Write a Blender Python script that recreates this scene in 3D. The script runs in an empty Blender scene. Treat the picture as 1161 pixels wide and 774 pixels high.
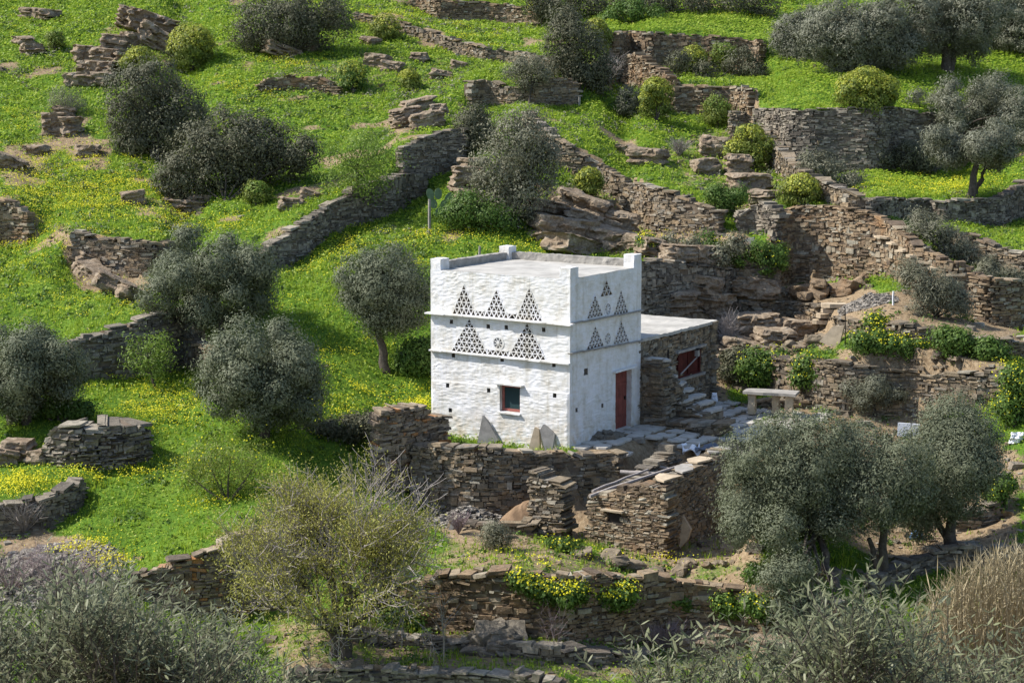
import bpy, math, random
import numpy as np
from mathutils import Vector
R = math.radians
rng = np.random.default_rng(7)
random.seed(7)
scene = bpy.context.scene
COL = scene.collection

# ------------------------------------------------------------------ camera model
F, YH, CAMZ = 2060.0, 85.0, 10.95
W0, H0 = 1161.0, 774.0
PITCH = math.atan((H0 / 2 - YH) / F)
cp, sp = math.cos(PITCH), math.sin(PITCH)

def ray(px, py):
    """image point -> (x per metre of distance, drop per metre of distance)"""
    v = (H0 / 2 - np.asarray(py, float)) / F
    dy = cp + v * sp
    dz = -sp + v * cp
    return (np.asarray(px, float) - W0 / 2) / F / dy, -dz / dy

def at(px, py, Y):
    a, t = ray(px, py)
    return np.array([a * Y, Y, CAMZ - t * Y])

def project(P):
    P = np.asarray(P, float)
    z = P[..., 2] - CAMZ
    cz = P[..., 1] * cp - z * sp
    cy = P[..., 1] * sp + z * cp
    return W0 / 2 + F * P[..., 0] / cz, H0 / 2 - F * cy / cz

# ------------------------------------------------------------------ noise
def _hash(ix, iy, iz, seed):
    h = (ix * 374761393 + iy * 668265263 + iz * 2147483647 + seed * 974634777) & 0xffffffff
    h = ((h ^ (h >> 13)) * 1274126177) & 0xffffffff
    h = ((h ^ (h >> 16)) * 2246822519) & 0xffffffff
    return ((h ^ (h >> 15)) & 0xffffff) / float(0xffffff) * 2 - 1

def vn(x, y, z=None, seed=0):
    x = np.asarray(x, float); y = np.asarray(y, float)
    z = np.zeros_like(x) if z is None else np.asarray(z, float)
    ix, iy, iz = np.floor(x).astype(np.int64), np.floor(y).astype(np.int64), np.floor(z).astype(np.int64)
    fx, fy, fz = x - ix, y - iy, z - iz
    fx, fy, fz = [f * f * (3 - 2 * f) for f in (fx, fy, fz)]
    r = 0
    for a in (0, 1):
        for b in (0, 1):
            for c in (0, 1):
                w = (fx if a else 1 - fx) * (fy if b else 1 - fy) * (fz if c else 1 - fz)
                r = r + w * _hash(ix + a, iy + b, iz + c, seed)
    return r

def fbm(x, y, z=None, seed=0, oct=3):
    r, a, f = 0, 1.0, 1.0
    for o in range(oct):
        r = r + a * vn(np.asarray(x) * f, np.asarray(y) * f, None if z is None else np.asarray(z) * f, seed + o)
        a *= .5; f *= 2.03
    return r

# ------------------------------------------------------------------ materials
def new_mat(name):
    m = bpy.data.materials.new(name); m.use_nodes = True
    nt = m.node_tree
    for n in list(nt.nodes): nt.nodes.remove(n)
    out = nt.nodes.new('ShaderNodeOutputMaterial')
    return m, nt, out

def ramp(nt, stops):
    r = nt.nodes.new('ShaderNodeValToRGB')
    el = r.color_ramp.elements
    while len(el) < len(stops): el.new(0.5)
    for e, (p, c) in zip(el, stops):
        e.position = p; e.color = (*c, 1)
    return r

def noise_node(nt, scale, detail=4, rough=.6, coord='Object', stretch=None):
    tc = nt.nodes.new('ShaderNodeTexCoord')
    n = nt.nodes.new('ShaderNodeTexNoise')
    n.inputs['Scale'].default_value = scale; n.inputs['Detail'].default_value = detail
    n.inputs['Roughness'].default_value = rough
    if stretch:
        mp = nt.nodes.new('ShaderNodeMapping'); mp.inputs['Scale'].default_value = stretch
        nt.links.new(tc.outputs[coord], mp.inputs[0]); nt.links.new(mp.outputs[0], n.inputs[0])
    else:
        nt.links.new(tc.outputs[coord], n.inputs[0])
    return n

def mixc(nt, fac, a, b, mode='MIX'):
    m = nt.nodes.new('ShaderNodeMix'); m.data_type = 'RGBA'; m.blend_type = mode
    for sock, v in ((m.inputs[0], fac), (m.inputs[6], a), (m.inputs[7], b)):
        if isinstance(v, bpy.types.NodeSocket): nt.links.new(v, sock)
        elif isinstance(v, (int, float)): sock.default_value = v
        else: sock.default_value = (*v, 1)
    return m.outputs[2]

def principled(nt, out, color, rough=.9, spec=.2, bump=None, bstr=.4, bdist=.02):
    p = nt.nodes.new('ShaderNodeBsdfPrincipled')
    if isinstance(color, bpy.types.NodeSocket): nt.links.new(color, p.inputs['Base Color'])
    else: p.inputs['Base Color'].default_value = (*color, 1)
    p.inputs['Roughness'].default_value = rough
    p.inputs['Specular IOR Level'].default_value = spec
    if bump is not None:
        b = nt.nodes.new('ShaderNodeBump'); b.inputs['Strength'].default_value = bstr
        b.inputs['Distance'].default_value = bdist
        nt.links.new(bump, b.inputs['Height']); nt.links.new(b.outputs[0], p.inputs['Normal'])
    nt.links.new(p.outputs[0], out.inputs[0])
    return p

def island(nt):
    return nt.nodes.new('ShaderNodeNewGeometry').outputs['Random Per Island']

def stone_mat(name, stops, lichen=(.42, .40, .34), rust=.0):
    m, nt, out = new_mat(name)
    r = ramp(nt, stops); nt.links.new(island(nt), r.inputs[0])
    n1 = noise_node(nt, 5, 5, .7); n2 = noise_node(nt, 1.1, 3, .6)
    n3 = noise_node(nt, 22, 4, .7)
    r1 = ramp(nt, [(.35, (.55, .55, .55)), (.7, (1.25, 1.22, 1.18))]); nt.links.new(n1.outputs[0], r1.inputs[0])
    c = mixc(nt, 1.0, r.outputs[0], r1.outputs[0], 'MULTIPLY')
    rl = ramp(nt, [(.56, (0, 0, 0)), (.72, (1, 1, 1))]); nt.links.new(n3.outputs[0], rl.inputs[0])
    ml = nt.nodes.new('ShaderNodeMath'); ml.operation = 'MULTIPLY'; ml.inputs[1].default_value = .45
    nt.links.new(rl.outputs[0], ml.inputs[0])
    c = mixc(nt, ml.outputs[0], c, lichen)
    rr = ramp(nt, [(.55, (0, 0, 0)), (.75, (1, 1, 1))]); nt.links.new(n2.outputs[0], rr.inputs[0])
    mr = nt.nodes.new('ShaderNodeMath'); mr.operation = 'MULTIPLY'; mr.inputs[1].default_value = .35 + rust
    nt.links.new(rr.outputs[0], mr.inputs[0])
    c = mixc(nt, mr.outputs[0], c, (.27, .15, .07))
    principled(nt, out, c, .95, .1, n3.outputs[0], .6, .03)
    return m

def plain_mat(name, col, rough=.8, spec=.2, var=.25, nscale=6, bump=.3):
    m, nt, out = new_mat(name)
    n = noise_node(nt, nscale, 5, .65)
    lo = tuple(c * (1 - var) for c in col); hi = tuple(min(1, c * (1 + var)) for c in col)
    r = ramp(nt, [(.3, lo), (.7, hi)]); nt.links.new(n.outputs[0], r.inputs[0])
    principled(nt, out, r.outputs[0], rough, spec, n.outputs[0], bump, .02)
    return m

def leaf_mat(name, stops, under=None, trans=.3, rough=.55, spec=.25, tcol=None):
    m, nt, out = new_mat(name)
    r = ramp(nt, stops); nt.links.new(island(nt), r.inputs[0])
    col = r.outputs[0]
    if under:
        g = nt.nodes.new('ShaderNodeNewGeometry')
        col = mixc(nt, g.outputs['Backfacing'], col, under)
    p = nt.nodes.new('ShaderNodeBsdfPrincipled')
    nt.links.new(col, p.inputs['Base Color'])
    p.inputs['Roughness'].default_value = rough; p.inputs['Specular IOR Level'].default_value = spec
    t = nt.nodes.new('ShaderNodeBsdfTranslucent')
    if tcol: t.inputs[0].default_value = (*tcol, 1)
    else: nt.links.new(col, t.inputs[0])
    mx = nt.nodes.new('ShaderNodeMixShader'); mx.inputs[0].default_value = trans
    nt.links.new(p.outputs[0], mx.inputs[1]); nt.links.new(t.outputs[0], mx.inputs[2])
    nt.links.new(mx.outputs[0], out.inputs[0])
    return m

M = {}
M['stone'] = stone_mat('dry_stone', [(0, (0.106, 0.09, 0.072)), (0.25, (0.19, 0.16, 0.12)), (0.5, (0.251, 0.203, 0.14)), (0.7, (0.289, 0.218, 0.14)), (0.85, (0.213, 0.195, 0.168)), (1, (0.357, 0.328, 0.264))])
M['stone_brown'] = stone_mat('brown_stone', [(0, (0.114, 0.088, 0.067)), (0.3, (0.205, 0.152, 0.101)), (0.6, (0.274, 0.2, 0.126)), (0.8, (0.289, 0.232, 0.16)), (1, (0.342, 0.32, 0.26))], rust=.25)
M['stone_grey'] = stone_mat('grey_stone', [(0, (0.096, 0.085, 0.074)), (0.3, (0.168, 0.15, 0.123)), (0.65, (0.24, 0.211, 0.168)), (1, (0.328, 0.3, 0.246))], rust=-.2)
M['lichen'] = stone_mat('lichened_stone', [(0, (0.111, 0.093, 0.076)), (0.3, (0.212, 0.17, 0.128)), (0.6, (0.289, 0.23, 0.162)), (0.9, (0.34, 0.289, 0.221)), (0.93, (0.357, 0.178, 0.076)), (1, (0.391, 0.196, 0.085))])
M['core'] = plain_mat('wall_core', (.15, .12, .09), .95, .05)
M['slab'] = plain_mat('slate_slab', (.28, .262, .235), .85, .2, .3, 4, .5)
M['tread'] = plain_mat('worn_step', (.42, .395, .35), .85, .2, .2, 4, .4)
M['slab_brown'] = plain_mat('tan_slab', (.42, .34, .24), .85, .2, .25, 4, .5)
M['rock'] = None
M['bark'] = plain_mat('bark', (.085, .072, .06), .95, .1, .45, 9, .9)
M['twig'] = plain_mat('twig', (.30, .265, .24), .95, .1, .3, 9, .4)
M['deadtwig'] = plain_mat('dead_twig', (.26, .20, .20), .95, .1, .3, 9, .4)
M['wood'] = plain_mat('weathered_wood', (.30, .27, .25), .9, .1, .35, 14, .6)
M['olive'] = leaf_mat('olive_leaf', [(0, (.062, .082, .034)), (.5, (.102, .128, .054)), (1, (.15, .174, .086))], (.15, .166, .102), .25, .55, .2)
M['olive_pale'] = leaf_mat('pale_olive_leaf', [(0, (.085, .095, .055)), (.5, (.118, .128, .075)), (1, (.155, .162, .10))], (.165, .17, .115), .25, .5, .3)
M['olive_near'] = leaf_mat('near_olive_leaf', [(0, (.08, .095, .042)), (.5, (.135, .15, .075)), (1, (.215, .225, .125))], (.24, .25, .165), .3, .48, .3)
M['mastic'] = leaf_mat('dark_shrub_leaf', [(0, (.058, .064, .036)), (.5, (.10, .102, .058)), (1, (.15, .146, .092))], None, .22, .6, .2)
M['greyshrub'] = leaf_mat('grey_shrub_leaf', [(0, (.10, .105, .065)), (.5, (.16, .16, .10)), (1, (.24, .23, .16))], None, .25)
M['euph'] = leaf_mat('spurge_leaf', [(0, (.08, .12, .02)), (.5, (.15, .195, .035)), (1, (.24, .27, .05))], None, .3)
M['euphtop'] = leaf_mat('spurge_bract', [(0, (.24, .29, .03)), (.6, (.32, .34, .045)), (1, (.43, .42, .06))], None, .3)
M['weed'] = leaf_mat('weed_leaf', [(0, (.05, .10, .018)), (.5, (.085, .155, .026)), (1, (.14, .21, .04))], None, .35)
M['grass'] = leaf_mat('grass_blade', [(0, (.165, .255, .020)), (.4, (.24, .355, .028)), (.8, (.32, .43, .042)), (1, (.42, .47, .08))], None, .5, .5, .2)
M['dryg'] = leaf_mat('dry_grass_blade', [(0, (.22, .175, .10)), (.5, (.36, .295, .175)), (1, (.49, .42, .28))], None, .3, .7, .1)
M['yellow'] = leaf_mat('yellow_petal', [(0, (.58, .55, .02)), (.6, (.76, .70, .035)), (1, (.82, .77, .10))], None, .35, .6, .1)
M['fresh'] = leaf_mat('fresh_leaf', [(0, (.09, .16, .022)), (.5, (.15, .23, .035)), (1, (.22, .30, .06))], None, .4)
M['bud'] = leaf_mat('spring_leaf', [(0, (.21, .21, .042)), (.5, (.33, .325, .07)), (1, (.43, .41, .12))], None, .35)
M['cactus'] = plain_mat('cactus', (.13, .19, .10), .7, .2)
M['red'] = plain_mat('red_paint', (.19, .05, .038), .6, .3, .35, 5, .2)
M['darkred'] = plain_mat('red_paint_shaded', (.075, .016, .013), .7, .2, .4, 5, .2)  # door red deepened to stand for shade in the deep opening
M['redframe'] = plain_mat('red_frame', (.29, .10, .08), .6, .3, .3, 8, .1)
M['dark'] = plain_mat('dark_fittings_and_shade', (.035, .03, .027), .95, .05)  # for dark fittings and for shade painted on two opening panels
M['slip'] = plain_mat('bare_slate_slip', (.36, .315, .26), .95, .05, .3, 8, .3)
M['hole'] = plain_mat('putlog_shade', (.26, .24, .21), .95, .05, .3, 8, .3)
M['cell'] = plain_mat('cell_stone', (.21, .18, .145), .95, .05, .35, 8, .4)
M['whiteplastic'] = plain_mat('white_plastic', (.72, .74, .78), .5, .4, .08, 5, .3)
M['concrete'] = plain_mat('pale_concrete', (.37, .355, .325), .9, .1, .28, 1.2, .3)
M['soil'] = plain_mat('dug_soil', (.20, .135, .085), 1, .02, .35, 3, .9)
M['gravel'] = stone_mat('gravel', [(0, (0.144, 0.13, 0.115)), (0.5, (0.238, 0.216, 0.187)), (1, (0.36, 0.338, 0.302))], rust=-.3)
M['tarp'] = plain_mat('tarpaulin', (.10, .12, .16), .6, .3, .2)
M['blue'] = plain_mat('blue_plastic', (.10, .22, .42), .5, .3, .1)
M['hose'] = plain_mat('green_wire', (.05, .22, .17), .6, .3, .1)

def whitewash():
    m, nt, out = new_mat('whitewash')
    n = noise_node(nt, 2.2, 6, .7); f = noise_node(nt, 38, 5, .7, stretch=(1, 1, 2.2))
    r = ramp(nt, [(.30, (.52, .49, .44)), (.46, (.65, .64, .62)), (.62, (.725, .725, .75))]); nt.links.new(n.outputs[0], r.inputs[0])
    st_ = noise_node(nt, 1.6, 5, .7, stretch=(2.6, 2.6, .22)); rs = ramp(nt, [(.50, (1, 1, 1)), (.72, (.80, .775, .72))]); nt.links.new(st_.outputs[0], rs.inputs[0])
    wr = mixc(nt, 1.0, r.outputs[0], rs.outputs[0], 'MULTIPLY')
    # earth splashes at the foot of the wall
    g = nt.nodes.new('ShaderNodeNewGeometry'); s = nt.nodes.new('ShaderNodeSeparateXYZ'); nt.links.new(g.outputs['Position'], s.inputs[0])
    mr = nt.nodes.new('ShaderNodeMapRange'); mr.inputs[1].default_value = 0.0; mr.inputs[2].default_value = .9
    mr.inputs[3].default_value = 1.0; mr.inputs[4].default_value = 0; nt.links.new(s.outputs[2], mr.inputs[0])
    mm = nt.nodes.new('ShaderNodeMath'); mm.operation = 'MULTIPLY'; nt.links.new(mr.outputs[0], mm.inputs[0])
    rr = ramp(nt, [(.42, (0, 0, 0)), (.62, (1, 1, 1))]); n2 = noise_node(nt, 3.5, 5, .7); nt.links.new(n2.outputs[0], rr.inputs[0])
    nt.links.new(rr.outputs[0], mm.inputs[1])
    c = mixc(nt, mm.outputs[0], wr, (.52, .44, .33))
    principled(nt, out, c, .9, .1, f.outputs[0], .5, .02)
    return m
M['white'] = whitewash()

def glass():
    m, nt, out = new_mat('window_glass')
    principled(nt, out, (.03, .055, .06), .08, .6)
    return m
M['glass'] = glass()

def rockmat():
    m, nt, out = new_mat('layered_rock')
    n1 = noise_node(nt, 1.6, 6, .7, stretch=(1, 1, 2.2)); n2 = noise_node(nt, 9, 5, .7)
    r = ramp(nt, [(.28, (.12, .095, .075)), (.45, (.24, .185, .13)), (.6, (.33, .27, .20)), (.8, (.40, .37, .33))])
    nt.links.new(n1.outputs[0], r.inputs[0])
    r2 = ramp(nt, [(.35, (.6, .58, .56)), (.7, (1.2, 1.2, 1.2))]); nt.links.new(n2.outputs[0], r2.inputs[0])
    c = mixc(nt, 1.0, r.outputs[0], r2.outputs[0], 'MULTIPLY')
    principled(nt, out, c, .95, .1, n2.outputs[0], .8, .06)
    return m
M['rock'] = rockmat()

# ------------------------------------------------------------------ object helpers
def link(o, parent=None):
    COL.objects.link(o)
    if parent is not None: o.parent = parent
    return o

def tag(o, label=None, cat=None, group=None, kind=None):
    if label: o['label'] = label
    if cat: o['category'] = cat
    if group: o['group'] = group
    if kind: o['kind'] = kind
    return o

def empty(name, loc, label, cat, group=None):
    o = bpy.data.objects.new(name, None); o.empty_display_size = .2
    o.location = Vector([float(c) for c in loc]); link(o)
    return tag(o, label, cat, group)

def mesh_obj(name, V, Fc, mat, parent=None, idx=None, smooth=False, org=None):
    """V (n,3) world coordinates; Fc list of arrays of faces (m,k)"""
    V = np.asarray(V, float).reshape(-1, 3)
    if org is None:
        org = np.zeros(3) if parent is None else np.array(parent['_o'] if '_o' in parent else parent.location)
    if isinstance(Fc, np.ndarray): Fc = [Fc]
    Fc = [np.asarray(f, np.int64) for f in Fc if len(f)]
    me = bpy.data.meshes.new(name)
    me.vertices.add(len(V)); me.vertices.foreach_set('co', (V - org).astype(np.float32).ravel())
    loops = np.concatenate([f.ravel() for f in Fc]).astype(np.int32)
    tot = np.concatenate([np.full(len(f), f.shape[1]) for f in Fc])
    start = np.concatenate([[0], np.cumsum(tot)[:-1]]).astype(np.int32)
    me.loops.add(len(loops)); me.loops.foreach_set('vertex_index', loops)
    me.polygons.add(len(tot)); me.polygons.foreach_set('loop_start', start)
    mats = mat if isinstance(mat, (list, tuple)) else [mat]
    for m_ in mats: me.materials.append(m_)
    if idx is not None: me.polygons.foreach_set('material_index', np.asarray(idx, np.int32))
    me.polygons.foreach_set('use_smooth', np.full(len(tot), bool(smooth)))
    me.update(calc_edges=True); me.validate()
    o = bpy.data.objects.new(name, me)
    if parent is None:
        o.location = Vector([float(c) for c in org])
    return link(o, parent)

class MB:
    """collects boxes, tubes, prisms"""
    def __init__(s): s.V = []; s.F = {}; s.n = 0
    def add(s, V, Fs):
        V = np.asarray(V, float).reshape(-1, 3)
        for f in Fs:
            f = np.asarray(f, np.int64)
            if f.ndim == 1: f = f[None]
            s.F.setdefault(f.shape[1], []).append(f + s.n)
        s.V.append(V); s.n += len(V)
    def box(s, c, ax, half, jit=0):
        """c centre, ax 3x3 rows axes, half sizes"""
        c = np.asarray(c, float); ax = np.asarray(ax, float)
        sg = np.array([[x, y, z] for z in (-1, 1) for y in (-1, 1) for x in (-1, 1)], float)
        loc = sg * np.asarray(half, float)
        if jit: loc = loc + rng.uniform(-1, 1, loc.shape) * np.asarray(half) * jit
        s.add(c + loc @ ax, [BOXF])
    def tube(s, pts, rad, n=6, cap=True):
        pts = np.asarray(pts, float); rad = np.broadcast_to(np.asarray(rad, float), (len(pts),))
        d = np.gradient(pts, axis=0); d /= np.linalg.norm(d, axis=1)[:, None] + 1e-9
        ref = np.where(np.abs(d[:, 2:3]) > .9, [[1., 0, 0]], [[0, 0, 1.]])
        a = np.cross(d, ref); a /= np.linalg.norm(a, axis=1)[:, None] + 1e-9
        b = np.cross(d, a)
        th = np.linspace(0, 2 * np.pi, n, endpoint=False)
        V = pts[:, None] + rad[:, None, None] * (np.cos(th)[None, :, None] * a[:, None] + np.sin(th)[None, :, None] * b[:, None])
        k = len(pts); q = []
        for i in range(k - 1):
            for j in range(n):
                q.append([i * n + j, i * n + (j + 1) % n, (i + 1) * n + (j + 1) % n, (i + 1) * n + j])
        fs = [np.array(q)]
        if cap: fs += [np.arange(n)[::-1], np.arange(n) + (k - 1) * n]
        s.add(V.reshape(-1, 3), fs)
    def prism(s, poly, d):
        """poly (n,3) planar outline, extruded by vector d"""
        poly = np.asarray(poly, float); n = len(poly); d = np.asarray(d, float)
        V = np.vstack([poly, poly + d])
        fs = [np.arange(n)[::-1], np.arange(n) + n]
        fs.append(np.array([[i, (i + 1) % n, n + (i + 1) % n, n + i] for i in range(n)]))
        s.add(V, fs)
    def build(s, name, mat, parent=None, smooth=False, org=None):
        V = np.vstack(s.V); Fs = [np.vstack(f) for f in s.F.values()]
        return mesh_obj(name, V, Fs, mat, parent, smooth=smooth, org=org)

BOXF = np.array([[0, 2, 3, 1], [4, 5, 7, 6], [0, 1, 5, 4], [2, 6, 7, 3], [0, 4, 6, 2], [1, 3, 7, 5]])
ID3 = np.eye(3)

def rough_box(c, ax, half, step=.08, amp=.02, seed=0):
    """box subdivided and roughened by noise, one continuous surface"""
    c = np.asarray(c, float); ax = np.asarray(ax, float); half = np.asarray(half, float)
    n = np.maximum(1, np.round(2 * half / step).astype(int))
    vid = {}; V = []; Q = []
    def v(i, j, k):
        key = (i, j, k)
        if key not in vid:
            vid[key] = len(V); V.append((-1 + 2 * np.array([i, j, k]) / n) * half)
        return vid[key]
    for i in range(n[0]):
        for j in range(n[1]):
            Q.append([v(i, j, 0), v(i, j + 1, 0), v(i + 1, j + 1, 0), v(i + 1, j, 0)])
            Q.append([v(i, j, n[2]), v(i + 1, j, n[2]), v(i + 1, j + 1, n[2]), v(i, j + 1, n[2])])
    for i in range(n[0]):
        for k in range(n[2]):
            Q.append([v(i, 0, k), v(i + 1, 0, k), v(i + 1, 0, k + 1), v(i, 0, k + 1)])
            Q.append([v(i, n[1], k), v(i, n[1], k + 1), v(i + 1, n[1], k + 1), v(i + 1, n[1], k)])
    for j in range(n[1]):
        for k in range(n[2]):
            Q.append([v(0, j, k), v(0, j, k + 1), v(0, j + 1, k + 1), v(0, j + 1, k)])
            Q.append([v(n[0], j, k), v(n[0], j + 1, k), v(n[0], j + 1, k + 1), v(n[0], j, k + 1)])
    V = c + np.array(V) @ ax
    s = 6.0
    off = np.stack([fbm(V[:, 0] * s, V[:, 1] * s, V[:, 2] * s, seed + 10 * q, 2) for q in range(3)], 1) * amp
    return V + off, np.array(Q)

# ------------------------------------------------------------------ WALL TABLE (x, y of top, y of foot) read off the photograph
# name, label, retaining, material, stone size, thickness, points
WALLS = [
 ('low brown terrace wall under the flat field at the very top, left of the dark shrub', 1, 'stone_brown', [(468,-9,8),(500,0,22),(540,2,22),(580,6,24),(612,16,28)]),
 ('long thin wall line slanting across the upper hillside below the top brown wall', 1, 'stone', [(405,14,24),(430,20,32),(460,26,40),(490,36,50),(520,46,60),(550,54,66),(590,60,72),(640,68,80)]),
 ('dark shaded retaining wall holding the bright field at the top, with a square brown end', 1, 'stone_brown', [(698,37,94),(715,37,80),(750,38,75),(790,40,76),(840,44,80),(862,48,82)]),
 ('short stepped wall dropping to the right from the corner of the top field wall', 0, 'stone_brown', [(708,64,100),(722,60,100),(735,70,103),(750,80,106),(766,92,112)]),
 ('straight sunlit brown wall with a flat top and square end behind a round green bush', 1, 'stone_brown', [(764,97,126),(800,99,130),(835,100,130),(853,102,126)]),
 ('staircase-like wall with protruding cap slabs descending right past yellow spurge', 0, 'stone', [(828,127,158),(842,128,162),(852,140,172),(868,152,182),(880,165,194),(895,182,206),(912,195,218),(935,207,228),(960,216,236),(985,226,244)]),
 ('deep shaded retaining wall below the grass terrace with the big spurge dome', 1, 'stone_grey', [(858,124,168),(900,125,188),(950,124,192),(1000,122,192),(1045,128,192),(1090,134,188)]),
 ('curved low wall rounding the yellow-flowered terrace under the lone small olive', 1, 'stone_grey', [(985,224,243),(1020,226,248),(1060,228,252),(1100,227,254),(1130,224,256),(1150,210,250),(1180,198,236)]),
 ('broad tall sunlit wall with projecting steps above the boulders', 1, 'stone_brown', [(882,250,318),(895,236,318),(930,233,316),(960,236,314),(990,242,310),(1010,252,310),(1035,272,326),(1060,287,340),(1090,302,350),(1120,314,364),(1180,322,374)]),
 ('upper wall at the right edge above the olive-brown broom bush', 1, 'stone', [(1073,262,286),(1100,266,300),(1130,278,310),(1180,292,322)]),
 ('ragged stub of wall left of the broad sunlit wall', 0, 'stone_grey', [(838,242,264),(850,234,264),(862,230,264),(880,236,262)]),
 ('ruined low wall with a dark hollow in the middle on the upper slope', 1, 'stone', [(533,93,120),(550,89,118),(570,97,118),(590,99,116),(610,90,118),(640,88,118),(655,90,116)]),
 ('slanting sunlit wall running down right from the grey-green bush', 1, 'stone', [(598,126,150),(615,140,165),(630,155,182),(650,167,196),(665,177,206),(690,190,214),(708,204,230)]),
 ('tall sunlit wall block above the rocks behind the dovecote roof', 1, 'stone', [(710,208,250),(730,207,256),(755,215,262),(785,226,266),(815,240,270)]),
 ('shaded wall block in the middle of the slope beside the young light green tree', 1, 'stone_grey', [(455,166,197),(480,156,196),(505,149,194),(527,146,186)]),
 ('long shaded wall climbing diagonally towards the young light green tree', 1, 'stone_grey', [(296,286,304),(320,268,302),(345,250,292),(370,233,264),(395,218,258),(430,205,246),(455,198,232),(480,196,220)]),
 ('sunlit curved wall above an eroded bank at the left, behind the wide olive', 1, 'stone', [(84,264,300),(110,268,306),(150,272,312),(190,276,308),(210,276,302)]),
 ('brown wall fragment cut off by the left edge', 1, 'stone_brown', [(-14,230,274),(15,228,276),(33,240,272)]),
 ('shaded terrace wall at the left running up to the wide olive trunk', 1, 'stone_grey', [(84,387,430),(115,378,428),(140,368,425),(170,358,421),(205,350,413),(224,352,404)]),
 ('short low wall end below the trunk of the wide olive', 1, 'stone', [(208,380,412),(225,386,416),(246,398,420)]),
 ('low curved wall with a grey coping at the left edge above the dead twigs', 1, 'stone_grey', [(-14,574,608),(20,568,602),(50,563,594),(75,552,582),(89,540,566)]),
 ('diagonal wall with orange lichened coping behind the half-bare tree', 1, 'lichen', [(153,653,668),(185,640,682),(230,624,692),(265,610,692),(300,598,690),(330,592,684)]),
 ('retaining wall of brown and grey stone holding the yard in front of the white dovecote', 1, 'stone', [(470,506,566),(500,504,578),(540,507,580),(580,509,578),(620,512,574),(660,515,572),(700,512,556)]),
 ('long dark wall hung with yellow flowers below the ruined hut', 1, 'stone_brown', [(430,657,702),(470,656,710),(520,650,716),(560,648,716),(600,647,718),(650,650,725),(700,652,728),(750,655,730),(800,662,732),(850,668,732),(890,672,738),(950,680,742)]),
 ('knee-high broken wall along the grass strip below the flowery wall', 1, 'stone_grey', [(395,712,724),(450,718,734),(500,725,738),(540,722,736),(590,728,741),(640,735,747),(700,738,752),(724,738,750)]),
 ('rough wall top along the bottom edge beside the near olive leaves', 1, 'stone_grey', [(330,757,790),(400,755,790),(480,758,790),(560,762,792),(640,768,796)]),
 ('sunlit retaining wall of the dug garden bed above the stone table', 1, 'stone', [(848,400,438),(880,404,452),(930,408,462),(980,415,466),(1030,420,468),(1060,424,466),(1100,422,456),(1140,418,450)]),
 ('low wall edge with a row of yellow flowers behind the dug garden bed', 1, 'stone', [(950,361,374),(1000,365,380),(1050,372,388),(1100,380,394),(1180,392,408)]),
 ('small neat wall on the brown slope left of the stone steps', 1, 'stone', [(826,345,371),(860,342,373),(895,342,373),(934,346,368)]),
 ('dark shaded cliff-side wall rising behind the annex roof', 1, 'stone_grey', [(722,297,352),(745,294,352),(775,298,350),(800,302,346),(828,306,340)]),
 ('low stone border under the right olive trunk', 1, 'stone_grey', [(985,655,668),(1030,634,650),(1065,622,640),(1100,618,636),(1165,622,642)]),
 ('row of grey edging stones round a weedy bed at the right', 1, 'stone_grey', [(1084,580,598),(1105,576,596),(1130,568,586)]),
 ('short low row of stones in the grass near the top, left of centre', 0, 'stone_brown', [(296,94,104),(315,88,102),(340,86,102),(365,88,104),(382,96,106)]),
]
RET = [w for w in WALLS if w[1]]

# ------------------------------------------------------------------ distance field over the photograph
GX = np.arange(-400, 1564, 4.0); GY = np.arange(-190, 800, 2.0)
Sg = 0.30
_, TT = ray(0, GY)
base = np.abs(np.gradient(TT)) / (Sg + TT)
inc = np.repeat(base[:, None], len(GX), 1)
delta = np.zeros_like(inc); inw = np.zeros(inc.shape, bool)
for lab, ret, m_, pts in RET:
    p = np.array(pts, float)
    x_lo = -1e9 if p[0, 0] < -5 else p[0, 0]; x_hi = 1e9 if p[-1, 0] > 1165 else p[-1, 0]
    inw |= (GY[:, None] > np.interp(GX, p[:, 0], p[:, 1])[None] - 1) & (GY[:, None] < np.interp(GX, p[:, 0], p[:, 2])[None] + 1) & ((GX > x_lo - 12) & (GX < x_hi + 12))[None]
for lab, ret, m_, pts in RET:
    p = np.array(pts, float)
    x_lo = -1e9 if p[0, 0] < -5 else p[0, 0]; x_hi = 1e9 if p[-1, 0] > 1165 else p[-1, 0]
    tap = np.clip(1 - np.maximum(x_lo - GX, GX - x_hi) / 26.0, 0, 1)
    yt = np.interp(GX, p[:, 0], p[:, 1]); yb = np.interp(GX, p[:, 0], p[:, 2]); h_ = yb - yt + 2
    gyy = GY[:, None]
    inside = (gyy > yt[None] - 1) & (gyy < yb[None] + 1)
    A_ = (inside * base[:, None]).sum(0) * .97
    ka = np.clip(1 - (yt - gyy) / (2.2 * h_), 0, 1) * (gyy <= yt - 1) * ~inw; kb = np.clip(1 - (gyy - yb) / (2.2 * h_), 0, 1) * (gyy >= yb + 1) * ~inw
    kk = ka / (ka.sum(0) + 1e-9) + kb / (kb.sum(0) + 1e-9)
    delta += (-.97 * inside * base[:, None] + .5 * A_ * kk) * tap
inc = np.maximum(inc + delta, base[:, None] * .03)
Lc = np.cumsum(inc[::-1], 0)[::-1]
kk = np.exp(-.5 * (np.arange(-4, 5) / 1.6) ** 2); kk /= kk.sum()
Lp = np.pad(Lc, ((0, 0), (4, 4)), mode='edge'); Lc = sum(kk[i] * Lp[:, i:i + len(GX)] for i in range(9))
LOGZ = Lc + math.log(53 * (Sg + TT[np.argmin(abs(GY - 508))]) / (Sg + TT[-1]))
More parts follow.
